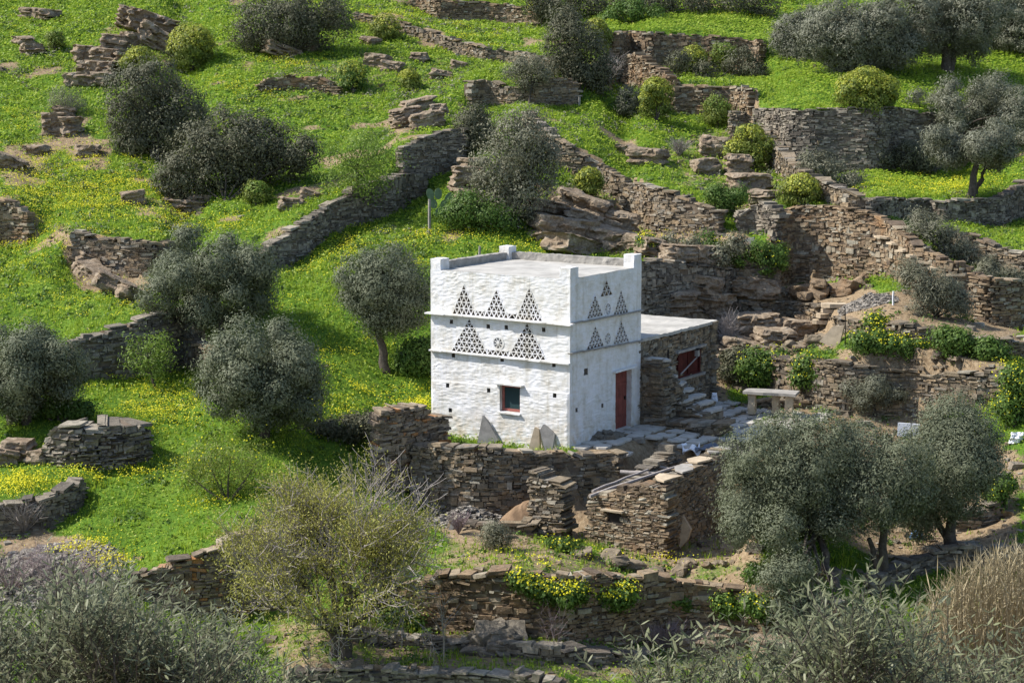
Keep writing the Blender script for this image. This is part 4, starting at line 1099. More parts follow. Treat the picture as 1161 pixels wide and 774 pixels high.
# ------------------------------------------------------------------ ROCK OUTCROPS
def outcrop(label, blocks, tilt=.3, yaw=0., mat='rock', depth=1.0, seed=0):
    """blocks: (px, py, w px, h px) of angular layered slabs"""
    g0 = gp(blocks[0][0], blocks[0][1] + blocks[0][3] * .5)
    root = empty('rock_outcrop', g0, label, 'rock', 'rock outcrops on the slope')
    for i, (x, y, w, h) in enumerate(blocks):
        g = gp(x, y + h * .5); Y = g[1] + .15; k_ = Y / F
        c = at(x, y, Y); c[1] += .2
        c[2] = min(c[2], float(hz(c[0], c[1] - .2)) + h * k_ * .45)
        tl = tilt + rng.normal(0, .10); yw = yaw + rng.normal(0, .3)
        ax = np.array([[math.cos(tl) * math.cos(yw), math.cos(tl) * math.sin(yw), -math.sin(tl)], [-math.sin(yw), math.cos(yw), .0], [math.sin(tl) * math.cos(yw), math.sin(tl) * math.sin(yw), math.cos(tl)]])
        hf_ = np.array([w * k_ / 2, max(.4, w * k_ * .35) * depth, h * k_ / 2 + .06])
        V, Q = rough_box(np.zeros(3), ID3, hf_, max(.05, w * k_ / 22), .0, 0)
        # angular strata: every bed has its own set-back, beds break along joints
        bed = .10 + .05 * vn(np.full(len(V), i * 3.7), V[:, 2] * 0, seed=seed)
        lay = np.floor((V[:, 2] + 9) / bed + .5 * vn(V[:, 0] * 1.1, V[:, 1] * 1.1, seed=i + seed)).astype(np.int64)
        jn = np.floor(V[:, 0] / .35 + .37 * lay).astype(np.int64)
        sh = _hash(lay, lay * 0 + i, jn, seed + 5); s2 = _hash(lay, lay * 0 + i, lay * 0, seed + 6)
        e = np.maximum(np.abs(V[:, 0]) / hf_[0], np.abs(V[:, 1]) / hf_[1])
        V[:, 0] *= 1 + (.16 * s2 - .05) * e; V[:, 1] *= 1 + (.22 * sh + .12 * s2) * e
        rr = (np.abs(V / (hf_ * 1.15)) ** 5).sum(1) ** .2
        V = V / np.maximum(rr, 1)[:, None]
        V += np.stack([fbm(V[:, 0] * 2.2 + i * 7, V[:, 1] * 2.2, V[:, 2] * 4, seed + q * 9, 3) for q in range(3)], 1) * np.array([.10, .10, .05]) * min(1, w * k_)
        mesh_obj('rock_slab', c + V @ ax, Q, M[mat], root)
    return root
outcrop('purplish layered rock outcrop at the top left beside the round spurge', [(148,22,34,20),(165,30,40,16),(178,45,46,22),(152,48,34,16),(195,38,34,14),(140,70,26,14),(172,28,60,22)], .35, .2)
outcrop('low brown layered ledges left of the round spurge', [(98,62,32,16),(112,78,46,14),(100,90,50,12),(118,66,28,18),(128,52,30,22)], .12, .1, seed=3)
outcrop('small brown rock lump at the far left top', [(35,57,30,12),(26,48,26,10),(45,16,40,10)], .1, 0, seed=5)
outcrop('squat brown rock under the grey dead bush at the left', [(60,142,28,24),(78,144,26,20),(72,130,24,14)], .05, 0, seed=7)
outcrop('orange and grey rock outcrop in the middle of the upper slope', [(460,134,34,20),(484,138,36,18),(474,121,38,14),(497,126,20,12)], -.15, .2, seed=9)
outcrop('grey rocks sticking out of the grass left of the ruined low wall', [(428,70,26,14),(445,76,22,10),(475,66,20,10)], .1, 0, seed=11)
outcrop('big tilted layered rock face behind the dovecote roof', [(640,262,80,26),(618,240,48,22),(660,235,60,26),(690,272,66,22),(650,280,70,18),(705,255,40,26),(670,255,70,20)], .28, .1, seed=13, depth=.8)
outcrop('pale rocks on the grassy ledge right of the slanting sunlit wall', [(735,178,40,16),(715,172,30,10),(812,168,34,22),(800,190,30,16)], .05, 0, seed=15)
outcrop('light brown bedrock slope between outbuilding and garden terrace', [(855,372,56,30),(880,385,46,20),(838,360,34,30),(905,376,36,22),(850,398,60,20),(828,410,40,30)], .1, .2, seed=17)
outcrop('square brown block on the slope above the small neat wall', [(858,326,52,18),(838,305,22,20),(870,318,30,10)], .0, 0, seed=19)
outcrop('brown boulders in the gap below the shaded wall block', [(530,205,36,28),(535,190,26,18),(525,225,24,16)], .1, 0, seed=21)
outcrop('eroded brown bank under the curved sunlit wall at the left', [(105,312,40,18),(130,325,50,16),(150,335,34,14),(95,300,22,20)], .35, 0, seed=23)
outcrop('dark rock face breaking through the cliff-side wall behind the annex', [(792,330,50,34),(770,345,46,26),(812,352,40,36),(800,300,36,24)], .05, .3, seed=35)
outcrop('broken brown ledges between the two walls behind the annex roof', [(745,282,44,18),(770,288,40,16),(800,290,40,18),(725,276,30,14),(835,285,34,16),(862,310,40,18)], .1, .1, seed=41)
outcrop('small brown ledge in the flowers at the far left', [(12,186,34,14),(40,172,26,10),(98,172,26,12)], .1, 0, seed=43)
outcrop('pale stones breaking through the turf above the thin wall line', [(420,48,20,8),(500,86,26,10),(520,75,18,8)], .1, 0, seed=45)
outcrop('brown broken bank below the broad low dark shrub', [(150,225,26,12),(330,232,30,12),(350,222,20,10)], .1, 0, seed=47)
outcrop('dark stones in a heap beside the tumbled wall at the lower left', [(20,512,34,22),(5,520,26,18),(45,520,24,14)], .1, 0, seed=25)
outcrop('low dark rock at the foot of the flowery wall near the bottom', [(820,725,70,30),(860,715,50,30),(790,735,50,20),(880,740,50,26)], .1, 0, seed=27)
outcrop('tan rock bank left of the stone steps of the upper path', [(850,210,50,22),(838,190,30,24),(870,225,40,14)], .05, .1, seed=29)
outcrop('bare brown rock under the grey dark shrub at the upper left', [(215,235,50,14),(200,225,24,18),(230,228,30,10)], .15, .1, seed=31)
outcrop('rocks at the foot of the top middle dark shrub', [(318,58,40,12),(345,50,30,16),(305,50,18,14)], .1, .1, seed=33)

# tumbled ruin at the left
rp = [(55,496,530),(70,480,532),(90,482,533),(104,486,533)]
ruin_l = empty('tumbled_ruin', gp(110, 530), 'tumbled thick-walled stone ruin with a dark slot among the grass at the left', 'ruin')
Yr = dist(110, 531)
stone_wall('', 'stone_grey', px_path([(56,497,528,Yr + .2), (72,480,531,Yr), (92,483,533,Yr - .1), (108,488,533,Yr)]), name='wall', parent=ruin_l, thick=1.4, both=True, ragged=.12)
stone_wall('', 'stone_grey', px_path([(116,484,531,Yr + .1), (135,478,529,Yr + .2), (152,477,527,Yr + .4), (167,484,523,Yr + .7)]), name='wall', parent=ruin_l, thick=1.5, both=True, ragged=.12)

# ------------------------------------------------------------------ PLANTS
def quads_leaf(c, a, b, L, Wd):
    """c centres, a long axes, b width axes; diamond leaves"""
    V = np.stack([c - a * L[:, None] / 2, c + b * Wd[:, None] / 2 + a * L[:, None] * .05, c + a * L[:, None] / 2, c - b * Wd[:, None] / 2 + a * L[:, None] * .05], 1)
    return V.reshape(-1, 3), np.arange(len(c) * 4).reshape(-1, 4)
def unit(v): return v / (np.linalg.norm(v, axis=-1, keepdims=True) + 1e-9)

def cloud(blobs, n, clump=.22, spread=.5, shell=.62, L=(.07, .13), ratio=.30, up=.25, ground=True, per=60, flat=1.0):
    """leaves gathered into clumps on the outside of several round masses"""
    blobs = np.asarray(blobs, float)
    vol = blobs[:, 3] ** 2; vol /= vol.sum()
    nc = max(8, n // per)
    which = rng.choice(len(blobs), nc, p=vol)
    d = unit(rng.normal(size=(nc, 3))); 
    r = (shell + (1.03 - shell) * rng.uniform(size=nc) ** .6)
    r = r * (1 + .10 * rng.normal(size=nc))
    cc = blobs[which, :3] + d * (r * blobs[which, 3])[:, None] * np.array([1, 1, flat])
    # drop clumps buried deep in another mass
    ci = rng.integers(0, nc, n)
    cs = clump * (.6 + .8 * rng.uniform(size=nc))
    off_ = rng.normal(size=(n, 3)) * cs[ci][:, None] * np.array([1, 1, .8])
    c = cc[ci] + off_
    nrm = unit(d[ci] * .8 + unit(off_) * .8 + rng.normal(size=(n, 3)) * spread * .6 + np.array([0, 0, up]))
    tw = rng.normal(size=(n, 3)) + np.array([0, 0, .8]) + d[ci] * .5
    out = unit(tw - nrm * (tw * nrm).sum(1)[:, None])
    side = np.cross(nrm, out)
    if ground:
        k_ = c[:, 2] > hz(c[:, 0], c[:, 1]) + .02
        c, out, side = c[k_], out[k_], side[k_]
    Ls = rng.uniform(*L, len(c))
    return quads_leaf(c, out, side, Ls, Ls * ratio)

def limbs(base_pts, targets, r0, mb, nside=7, wob=.12):
    """trunks from base to fork, limbs on to targets"""
    for (b, fork, r) in base_pts:
        k_ = 6; p = b + (fork - b) * np.linspace(0, 1, k_)[:, None]
        p[1:-1] += rng.uniform(-wob, wob, (k_ - 2, 3)) * np.array([1, 1, .3]) * np.linalg.norm(fork - b) * .35
        p = np.vstack([p[0] - UP * .25, p])
        rad = np.concatenate([[r * 1.5], np.linspace(r * 1.25, r * .75, k_)])
        mb.tube(p, rad, nside)
    forks = np.array([f for _, f, _ in base_pts])
    for t in targets:
        i = np.argmin(((forks - t) ** 2).sum(1)); f = forks[i]; r = base_pts[i][2]
        k_ = 5; p = f + (t - f) * np.linspace(0, 1, k_)[:, None]
        p[1:-1] += rng.uniform(-.1, .1, (k_ - 2, 3)) * np.linalg.norm(t - f) * .6
        mb.tube(p, np.linspace(r * .6, .012, k_), 5, cap=False)

def tree(name, label, cat, base, crown, n=24000, trunks=None, mat='olive', group=None, dY=0, leaf=(.08, .14), ratio=.30, clump=.17, tr=.13, dens=2.1, nb=17, blobs=None, shell=.62, flat=.8, bark='bark', per=64, up=.25):
    """base pixel of trunk; crown pixel box (x0,y0,x1,y1)"""
    g = gp(*base); Y = g[1] + dY; k_ = Y / F
    x0, y0, x1, y1 = crown or (0, 0, 1, 1)
    root = empty(name, g, label, cat, group)
    B = []
    if blobs:
        for bl4 in blobs:
            x, y, r = bl4[:3]; Yb = Y + (bl4[3] if len(bl4) > 3 else 0) + rng.uniform(-.6, .6) * r * k_
            B.append([*at(x, y, Yb), r * Yb / F])
    else:
        cx, cy = (x0 + x1) / 2, (y0 + y1) / 2; rx, rz = (x1 - x0) / 2 * k_, (y1 - y0) / 2 * k_
        C = at(cx, cy, Y)
        m_ = min(rx, rz); ry = max(rx * .85, m_)
        for i in range(nb):
            zf = 1 - 2 * (i + .5) / nb; ph_ = i * 2.39996 + rng.uniform(-.35, .35); rr_ = math.sqrt(1 - zf * zf)
            br = rng.choice([.24, .32, .40, .48]) * rng.uniform(.9, 1.1) * m_
            if rng.uniform() < .08: continue
            kx = rng.uniform(.72, 1.12)
            B.append([C[0] + kx * rr_ * math.cos(ph_) * (rx - br * .85), C[1] + rr_ * math.sin(ph_) * (ry - br * .85), C[2] + kx * zf * (rz - br * .85) + rng.uniform(-.08, .08) * m_, br])
        for f_ in np.linspace(-.6, .6, 2 if rx < rz * 1.15 else 3):
            B.append([C[0] + f_ * (rx - m_ * .5), C[1], C[2], m_ * .38])
    B = np.array(B)
    V, Q = cloud(B, int(n * dens), clump, L=leaf, ratio=ratio, shell=shell, flat=1.0, per=per, up=up)
    mesh_obj('crown', V, Q, M[mat], root)
    mb = MB(); cen = B[:, :3].mean(0); low = B[:, 2].min()
    bl = []
    trunks = trunks or [(base[0], base[1], None, None)]
    for t in trunks:
        b = gp(t[0], t[1]) if True else g
        b[1] = b[1]
        if t[2] is not None: f = at(t[2], t[3], Y)
        else: f = np.array([b[0] * .5 + cen[0] * .5, Y * .6 + b[1] * .4, b[2] + (cen[2] - b[2]) * .55])
        bl.append((b, f, tr * (t[4] if len(t) > 4 else 1)))
    limbs(bl, list(B[:, :3]), tr, mb)
    mesh_obj('trunk', np.vstack(mb.V), [np.vstack(f) for f in mb.F.values()], M[bark], root, smooth=True)
    return root

OG = 'olive trees on the terraces'
tree('olive_tree', 'wide spreading grey-green olive with several trunks at the end of the shaded terrace wall', 'olive tree', (250,378), (158,258,322,372), 34000, [(228,372,225,340),(252,378,245,340),(272,370,275,335)], group=OG, dY=.3)
tree('olive_tree', 'dark rounded olive without visible trunk standing alone in the grass left of the dovecote', 'olive tree', (300,497), (228,362,372,498), 32000, [(300,496,300,455)], group=OG)
tree('olive_tree', 'round olive on a single leaning trunk just left of the dovecote', 'olive tree', (436,420), (378,274,490,380), 24000, [(437,421,428,372)], group=OG, tr=.14)
tree('olive_tree', 'two-trunked olive cut by the left edge above the tumbled ruin', 'olive tree', (22,482), (-50,366,92,474), 28000, [(14,482,8,430),(30,480,40,430)], group=OG)
tree('olive_tree', 'small olive with a bare forked trunk on the yellow-flowered terrace at the upper right', 'olive tree', (1102,224), (1046,134,1172,192), 20000, [(1100,224,1108,182),(1104,223,1118,190,.7)], 'olive_pale', OG, nb=14, tr=.15, leaf=(.09,.15))
tree('olive_tree', 'dense grey olive behind the small bare-trunked olive at the right', 'olive tree', (1062,196), (1028,84,1185,168), 26000, [(1058,198,1068,160)], 'olive_pale', OG, dY=1.2, leaf=(.09,.16))
tree('olive_tree', 'grey olive with a thick short trunk at the top right terrace', 'olive tree', (1074,82), None, 30000, [(1074,82,1070,50),(1078,82,1085,50,.6)], 'olive_pale', OG, leaf=(.10,.17), tr=.24, blobs=[(1040,18,34),(1070,5,36),(1075,32,34),(1100,20,34),(1055,40,24),(1100,45,24),(1035,40,20),(1120,5,30)])
tree('olive_tree', 'broad grey bushy olive with leafy foot at the top right, left of the thick trunk', 'olive tree', (975,82), None, 34000, [(960,82,955,50),(985,82,990,50)], 'olive_pale', OG, leaf=(.10,.17), blobs=[(945,30,30),(930,45,24),(965,45,34),(990,40,34),(1005,55,28),(955,65,22),(980,68,20),(1000,25,26),(1025,55,20),(962,80,10),(990,80,10)])
tree('olive_tree', 'thin twiggy grey olive left of the broad bushy one at the top right', 'olive tree', (903,66), None, 13000, None, 'olive_pale', OG, leaf=(.10,.16), blobs=[(900,35,20),(890,48,16),(915,45,20),(905,58,16),(920,25,16)])
tree('olive_tree', 'dark olive at the upper right corner', 'olive tree', (1145,56), None, 24000, None, 'olive_pale', OG, leaf=(.10,.17), blobs=[(1140,10,34),(1130,30,28),(1160,30,34),(1150,45,20),(1175,10,34)])
tree('olive_tree', 'large grey-green olive with crooked trunks right of the ruined hut', 'olive tree', (1003,662), None, 78000, [(1003,664,1000,590),(950,672,925,600,.9),(1003,664,985,610,.7)], group=OG, clump=.15, leaf=(.06,.11),
     blobs=[(860,520,40),(850,560,36),(890,500,34),(930,505,40),(880,560,46),(925,555,50),(970,520,46),(985,560,44),(1020,530,40),(1030,560,30),(840,595,24,-1),(883,600,28,-1.2),(900,648,26,-2.2),(895,685,24,-2.6),(945,592,26,-.8),(925,690,22,-2.4),(880,655,20,-2.2),(915,715,16,-2.8),(905,540,40),(950,545,40)], tr=.12)
tree('olive_tree', 'olive overlapping the large one, with its trunk in the right garden', 'olive tree', (1075,622), None, 42000, [(1075,624,1078,575),(1076,622,1050,560,.6)], group=OG, clump=.15, leaf=(.06,.11),
     blobs=[(1080,480,32),(1100,500,34),(1060,510,34),(1085,530,40),(1110,530,26),(1060,550,34),(1085,565,28),(1040,575,26),(1045,600,16)], tr=.15)
tree('olive_tree', 'small silvery young olive in front of the garden wall', 'olive tree', (992,472), (958,420,1022,470), 9000, None, 'olive_pale', OG, nb=10, leaf=(.06,.10), tr=.06, clump=.12)
tree('young_tree', 'slender young tree with light green leaves on the middle slope', 'tree', (407,252), (358,134,456,238), 5200, [(407,254,405,190)], 'fresh', None, dens=1.3, leaf=(.07,.12), tr=.06, clump=.26, shell=.25, ratio=.5, per=20)
tree('young_tree', 'sparse light green sapling below the left shaded terrace wall', 'tree', (176,440), (138,372,204,440), 2800, [(176,441,166,405)], 'fresh', None, dens=.9, nb=12, leaf=(.07,.12), tr=.05, clump=.2, shell=.3, ratio=.45, per=24)
tree('young_tree', 'small thin grey tree in front of the ruined low wall', 'tree', (600,118), (575,60,628,100), 4000, [(600,120,605,80)], 'greyshrub', None, nb=8, leaf=(.08,.14), tr=.05, clump=.25, shell=.3)

def bush(name, label, cat, blobs, base, n, mat, leaf=(.07, .13), ratio=.4, clump=.18, dY=.3, group=None, top=None, ntop=0, shell=.7, spread=.5, stem=True, per=50, up=.25, thick=.55):
    g = gp(*base)
    if dY < 0: g = at(base[0], base[1], float(dist(base[0], base[1])) - .2)
    Y = g[1] + dY; k_ = Y / F
    root = empty(name, g, label, cat, group)
    B = []
    for (x, y, r) in blobs:
        P = at(x, y, Y); P[1] += rng.uniform(-.2, thick) * r * k_ * .8
        B.append([*P, r * k_])
    if name == 'spurge_bush':
        for q in list(B):
            for _ in range(3):
                d_ = unit(rng.normal(size=3)); B.append([q[0] + d_[0] * q[3] * .75, q[1] + d_[1] * q[3] * .5, q[2] + d_[2] * q[3] * .5 - .1 * q[3], q[3] * rng.uniform(.35, .62)])
    B = np.array(B)
    V, Q = cloud(B, n, clump, L=leaf, ratio=ratio, shell=shell, spread=spread, per=per, up=up)
    mesh_obj('foliage', V, Q, M[mat], root)
    if top:
        if top == 'euphtop': ntop = int(ntop * 2.2)
        if top == 'yellow': ntop = int(ntop * .5)
        which = rng.choice(len(B), ntop, p=B[:, 3] ** 2 / (B[:, 3] ** 2).sum())
        yl_ = .06 if top == 'yellow' else 0
        d = rng.normal(size=(ntop, 3)); d[:, 2] = np.abs(d[:, 2]) + .25; d[:, 1] -= .5 if top == 'yellow' else 0; d = unit(d)
        c = B[which, :3] + d * (B[which, 3] * rng.uniform(.98, 1.12, ntop) + (clump * rng.uniform(1.0, 2.1, ntop) if top == 'yellow' else 0))[:, None]
        nrm = unit(d + rng.normal(size=(ntop, 3)) * .35); a = unit(np.cross(nrm, rng.normal(size=(ntop, 3)))); b = np.cross(nrm, a)
        Ls = rng.uniform(.06, .12, ntop) if top != 'yellow' else rng.uniform(.04, .075, ntop)
        kk_ = c[:, 2] > hz(c[:, 0], c[:, 1]) + .05
        V, Q = quads_leaf(c[kk_], a[kk_], b[kk_], Ls[kk_], Ls[kk_] * .9); mesh_obj('flower_heads', V, Q, M[top], root)['kind'] = 'stuff'
    if stem:
        mb = MB()
        for q in B[:7]:
            p = np.array([g - UP * .1, g * .5 + q[:3] * .5 + rng.uniform(-.08, .08, 3), q[:3]]); mb.tube(p, [.04, .03, .012], 5, cap=False)
        mb.build('stem', M['bark'], root)
    return root

SG = 'shrubs on the hillside'
bush('mastic_shrub', 'tall dark grey-green shrub with two lobes at the upper left', 'shrub', [(160,105,34),(150,130,28),(178,90,26),(205,125,30),(195,145,30),(165,155,30),(215,140,22),(180,170,18),(150,160,22)], (180,186), 30000, 'mastic', (.10,.17), .42, .22, 1.0, SG)
bush('mastic_shrub', 'broad low dark shrub reaching right beside the two-lobed one', 'shrub', [(262,160,34),(235,170,32),(290,165,32),(320,170,28),(345,175,18),(250,190,30),(210,195,28),(225,215,20),(285,190,26),(195,210,18),(330,188,16)], (255,228), 34000, 'mastic', (.10,.17), .42, .22, 1.2, SG)
bush('mastic_shrub', 'dark shrub over rocks at the top edge left of centre', 'shrub', [(300,25,30),(330,30,30),(355,35,24),(285,40,20),(315,45,20),(360,10,26),(385,20,18)], (325,64), 26000, 'mastic', (.10,.17), .42, .24, .8, SG)
bush('grey_shrub', 'large grey-green bush leaning over the wall in the middle of the slope', 'shrub', [(585,165,34),(600,150,26),(570,190,34),(605,190,30),(560,215,28),(590,220,32),(620,175,18),(545,235,20),(575,240,22)], (575,258), 28000, 'greyshrub', (.09,.15), .4, .22, .5, SG)
bush('mastic_shrub', 'dark upright shrub left of the young tree over the shaded wall block', 'shrub', [(535,140,18),(545,150,16),(530,158,15),(540,130,12)], (538,172), 9000, 'mastic', (.09,.15), .4, .18, .3, SG)
bush('mastic_shrub', 'tall dark shrub left of the square end of the top field wall', 'shrub', [(645,45,26),(660,60,28),(640,75,22),(675,75,20),(655,90,20),(680,95,14),(640,25,18)], (658,106), 22000, 'mastic', (.10,.17), .4, .22, .5, SG)
bush('spurge_bush', 'biggest round yellow-green spurge dome at the upper left', 'shrub', [(217,55,26),(214,62,24),(225,60,20)], (218,83), 9000, 'euph', (.10,.16), .4, .12, .4, SG, 'euphtop', 1700)
bush('spurge_bush', 'flatter yellow-green spurge half hidden behind the two-lobed dark shrub', 'shrub', [(158,70,16),(145,74,10),(168,74,10)], (158,86), 4500, 'euph', (.10,.16), .4, .12, .3, SG, 'euphtop', 900)
bush('spurge_bush', 'small bright green round bush at the foot of the broad dark shrub', 'shrub', [(291,220,14)], (291,234), 3500, 'euph', (.08,.13), .4, .1, .2, SG, 'fresh', 500)
bush('spurge_bush', 'wide yellow-topped spurge dome on the edge of the right grass terrace', 'shrub', [(983,104,26),(965,102,18),(1002,104,18),(985,118,18)], (985,132), 9500, 'euph', (.10,.16), .4, .13, .2, SG, 'euphtop', 2200)
bush('spurge_bush', 'bright green round bush beside the stepping wall, upper right', 'shrub', [(909,219,21),(915,222,17)], (911,241), 6500, 'euph', (.08,.14), .4, .11, .3, SG, 'euphtop', 900)
bush('spurge_bush', 'green round bush in front of the straight brown wall', 'shrub', [(813,125,16),(815,130,15)], (814,146), 5000, 'euph', (.09,.14), .4, .11, .2, SG, 'fresh', 500)
bush('spurge_bush', 'yellow spurge right of the grey-green ball below the stepped wall', 'shrub', [(744,106,17),(745,120,15)], (745,138), 5500, 'euph', (.09,.15), .4, .11, .2, SG, 'euphtop', 1000)
bush('grey_shrub', 'grey-green ball shaped bush left of the yellow spurge below the stepped wall', 'shrub', [(713,112,14),(714,122,13)], (714,136), 5000, 'greyshrub', (.08,.13), .4, .11, .2, SG)
bush('spurge_bush', 'yellow spurge against the dark shrub near the top field wall', 'shrub', [(676,35,13),(682,42,10)], (678,58), 3500, 'euph', (.10,.16), .4, .11, -.8, SG, 'euphtop', 800)
bush('spurge_bush', 'little yellow spurge on the top brown wall', 'shrub', [(607,13,10)], (607,22), 2000, 'euph', (.10,.16), .4, .1, .2, SG, 'euphtop', 500)
bush('spurge_bush', 'yellow-green spurge on the slanting sunlit wall', 'shrub', [(668,204,14),(672,210,11)], (669,222), 4000, 'euph', (.08,.14), .4, .1, -.3, SG, 'euphtop', 500)
bush('spurge_bush', 'wide yellow spurge patch left of the stepping wall', 'shrub', [(850,160,18),(835,172,14),(866,170,14),(855,178,14)], (852,192), 6500, 'euph', (.09,.15), .4, .13, .3, SG, 'euphtop', 1100)
bush('spurge_bush', 'rounded yellow spurge at the top behind the upper field corner, left one of the pair', 'shrub', [(786,68,15),(775,72,10)], (786,84), 3500, 'euph', (.10,.16), .4, .12, .2, SG, 'euphtop', 600)
bush('spurge_bush', 'upright yellow-green spurge, right one of the pair under the top field', 'shrub', [(820,62,13),(821,72,13)], (821,84), 3500, 'euph', (.10,.16), .4, .12, .2, SG, 'fresh', 500)
bush('spurge_bush', 'spurge bush at the left end of the thin wall line', 'shrub', [(438,32,15),(446,38,10)], (440,47), 3500, 'euph', (.10,.16), .4, .12, .3, SG, 'euphtop', 400)
bush('spurge_bush', 'dark green spurge with yellow top above the orange rocks', 'shrub', [(398,85,16),(400,95,14)], (400,105), 4000, 'weed', (.10,.16), .4, .12, .3, SG, 'euphtop', 500)
bush('spurge_bush', 'small yellow tuft in the middle of the slope between rocks', 'shrub', [(463,90,11),(466,97,9)], (464,104), 2400, 'euph', (.09,.14), .4, .1, .2, SG, 'euphtop', 450)
bush('spurge_bush', 'small round spurge over the brown ledges at the upper left', 'shrub', [(62,47,11)], (62,57), 2500, 'euph', (.09,.14), .4, .1, .2, SG, 'fresh', 300)
bush('spurge_bush', 'spurge at the top edge beside the dark shrub', 'shrub', [(379,19,12),(372,24,8)], (379,31), 2500, 'euph', (.10,.16), .4, .1, .3, SG, 'euphtop', 500)
bush('dry_bush', 'grey leafless cushion bush on the squat brown rock', 'shrub', [(74,112,18),(68,118,14),(86,120,12)], (74,130), 7000, 'greyshrub', (.06,.11), .2, .12, .0, SG)
bush('grey_shrub', 'low dark grey bushes above the curved flowery terrace wall', 'shrub', [(930,190,16),(948,200,16),(965,208,14),(915,185,10)], (945,216), 9000, 'greyshrub', (.08,.14), .35, .16, .5, SG)
bush('broom_shrub', 'olive-brown broom bush hanging on the broad wall at the right', 'shrub', [(1040,318,18),(1060,325,20),(1078,335,18),(1050,340,16),(1090,345,12),(1030,305,12)], (1062,356), 12000, 'greyshrub', (.12,.22), .14, .16, -.3, SG, up=.9)
bush('broom_shrub', 'dark green broom along the upper right wall', 'shrub', [(1060,262,18),(1080,275,18),(1045,255,14),(1100,290,14),(1120,300,10)], (1078,296), 10000, 'greyshrub', (.10,.18), .2, .16, .4, SG, up=.6)
bush('broom_shrub', 'low spiky grey bush on the upper right wall head', 'shrub', [(1120,308,12),(1140,315,12),(1158,318,10)], (1140,324), 5000, 'greyshrub', (.10,.18), .2, .14, .3, SG, up=.6)
bush('weedy_shrub', 'leafy green shrub with yellow flowers left of the garden wall', 'shrub', [(852,412,14),(868,415,16),(885,410,14),(862,425,14),(892,425,12),(845,420,10)], (866,440), 9000, 'weed', (.08,.14), .5, .14, -.5, SG, 'yellow', 260)
bush('weedy_shrub', 'leafy green plant with bright yellow flowers hanging on the garden wall', 'shrub', [(915,415,13),(925,425,11),(910,430,10)], (918,440), 4500, 'weed', (.08,.14), .5, .12, -.4, SG, 'yellow', 240)
bush('weedy_shrub', 'long row of yellow flowering greens behind the dug garden bed', 'shrub', [(975,388,10),(992,389,11),(1010,391,11),(1028,393,11),(1045,396,10)], (1010,404), 6500, 'weed', (.08,.14), .5, .12, .1, SG, 'yellow', 420)
bush('weedy_shrub', 'dark green leafy bush at the right end of the flower row', 'shrub', [(1072,385,14),(1088,388,14),(1080,396,12)], (1080,404), 6000, 'weed', (.08,.14), .5, .13, .1, SG)
bush('weedy_shrub', 'round green plant at the right end of the dug garden bed', 'shrub', [(1120,397,13),(1110,400,10),(1134,400,9)], (1120,408), 4500, 'weed', (.08,.14), .5, .12, .1, SG)
bush('weedy_shrub', 'yellow flowering clump above the garden flower row', 'shrub', [(993,368,11),(1000,374,9)], (996,380), 2600, 'weed', (.08,.13), .5, .1, -.1, SG, 'yellow', 260)
bush('weedy_shrub', 'tall yellow flowering plants at the right edge beside the garden', 'shrub', [(1148,430,14),(1155,450,14),(1140,460,12),(1150,470,14),(1160,435,14)], (1150,484), 7000, 'weed', (.08,.14), .5, .14, .1, SG, 'yellow', 500)
bush('weedy_shrub', 'cascade of yellow flowers over the left half of the long dark wall', 'shrub', [(590,658,9),(605,666,10),(622,672,11),(640,676,12),(655,672,9)], (620,694), 8000, 'weed', (.07,.12), .55, .1, -.5, SG, 'yellow', 900)
bush('weedy_shrub', 'cascade of yellow flowers over the middle of the long dark wall', 'shrub', [(668,670,9),(682,676,11),(700,678,12),(713,672,9)], (690,696), 8000, 'weed', (.07,.12), .55, .1, -.75, SG, 'yellow', 800)
bush('weedy_shrub', 'round leafy plant on the right end of the long dark wall', 'shrub', [(822,684,12),(830,690,10)], (824,702), 3600, 'weed', (.07,.12), .55, .1, -.4, SG, 'yellow', 60)
bush('weedy_shrub', 'yellow-dotted trailing plant beside the large olive on the long dark wall', 'shrub', [(852,684,10),(866,690,11),(878,696,9)], (866,708), 4200, 'weed', (.07,.12), .55, .1, -.4, SG, 'yellow', 160)
bush('weedy_shrub', 'fresh green tuft on the soil above the long dark wall', 'shrub', [(855,650,10),(862,654,8)], (856,660), 2600, 'weed', (.07,.12), .5, .1, .1, SG)
bush('weedy_shrub', 'small green tuft on the long dark wall between flower cascade and round plant', 'shrub', [(770,680,8),(778,684,7)], (774,692), 2600, 'weed', (.07,.12), .5, .09, -.75, SG)
bush('weedy_shrub', 'dark leafy weeds at the foot of the wall beside the half-bare tree', 'shrub', [(455,700,14),(440,704,10),(470,706,10)], (455,714), 4200, 'weed', (.08,.14), .5, .12, .0, SG)
bush('weedy_shrub', 'thick dark weeds under the round olive beside the dovecote', 'shrub', [(472,402,17),(482,410,15),(462,414,12),(487,395,11)], (474,426), 9000, 'weed', (.08,.14), .5, .16, .2, SG)
bush('weedy_shrub', 'dark weeds in front of the trunks of the left edge olive', 'shrub', [(60,462,14),(80,466,12),(40,470,12),(95,466,10)], (66,478), 6000, 'weed', (.08,.14), .5, .14, .2, SG)
bush('weedy_shrub', 'dark bramble hump in the shade right of the lone dark olive', 'shrub', [(400,486,16),(425,484,16),(375,490,14),(350,494,14)], (390,502), 8000, 'mastic', (.08,.14), .5, .14, .2, SG)
bush('weedy_shrub', 'green bushy growth below the grey-green bush by the cactus', 'shrub', [(530,238,20),(555,246,20),(512,246,14),(575,252,14)], (540,262), 9500, 'weed', (.08,.14), .5, .16, .1, SG)
bush('weedy_shrub', 'olive-coloured round clump in the ruin at the low broken wall', 'shrub', [(562,602,12),(556,610,12),(570,610,11)], (562,620), 4500, 'greyshrub', (.05,.09), .3, .1, -.2, SG)
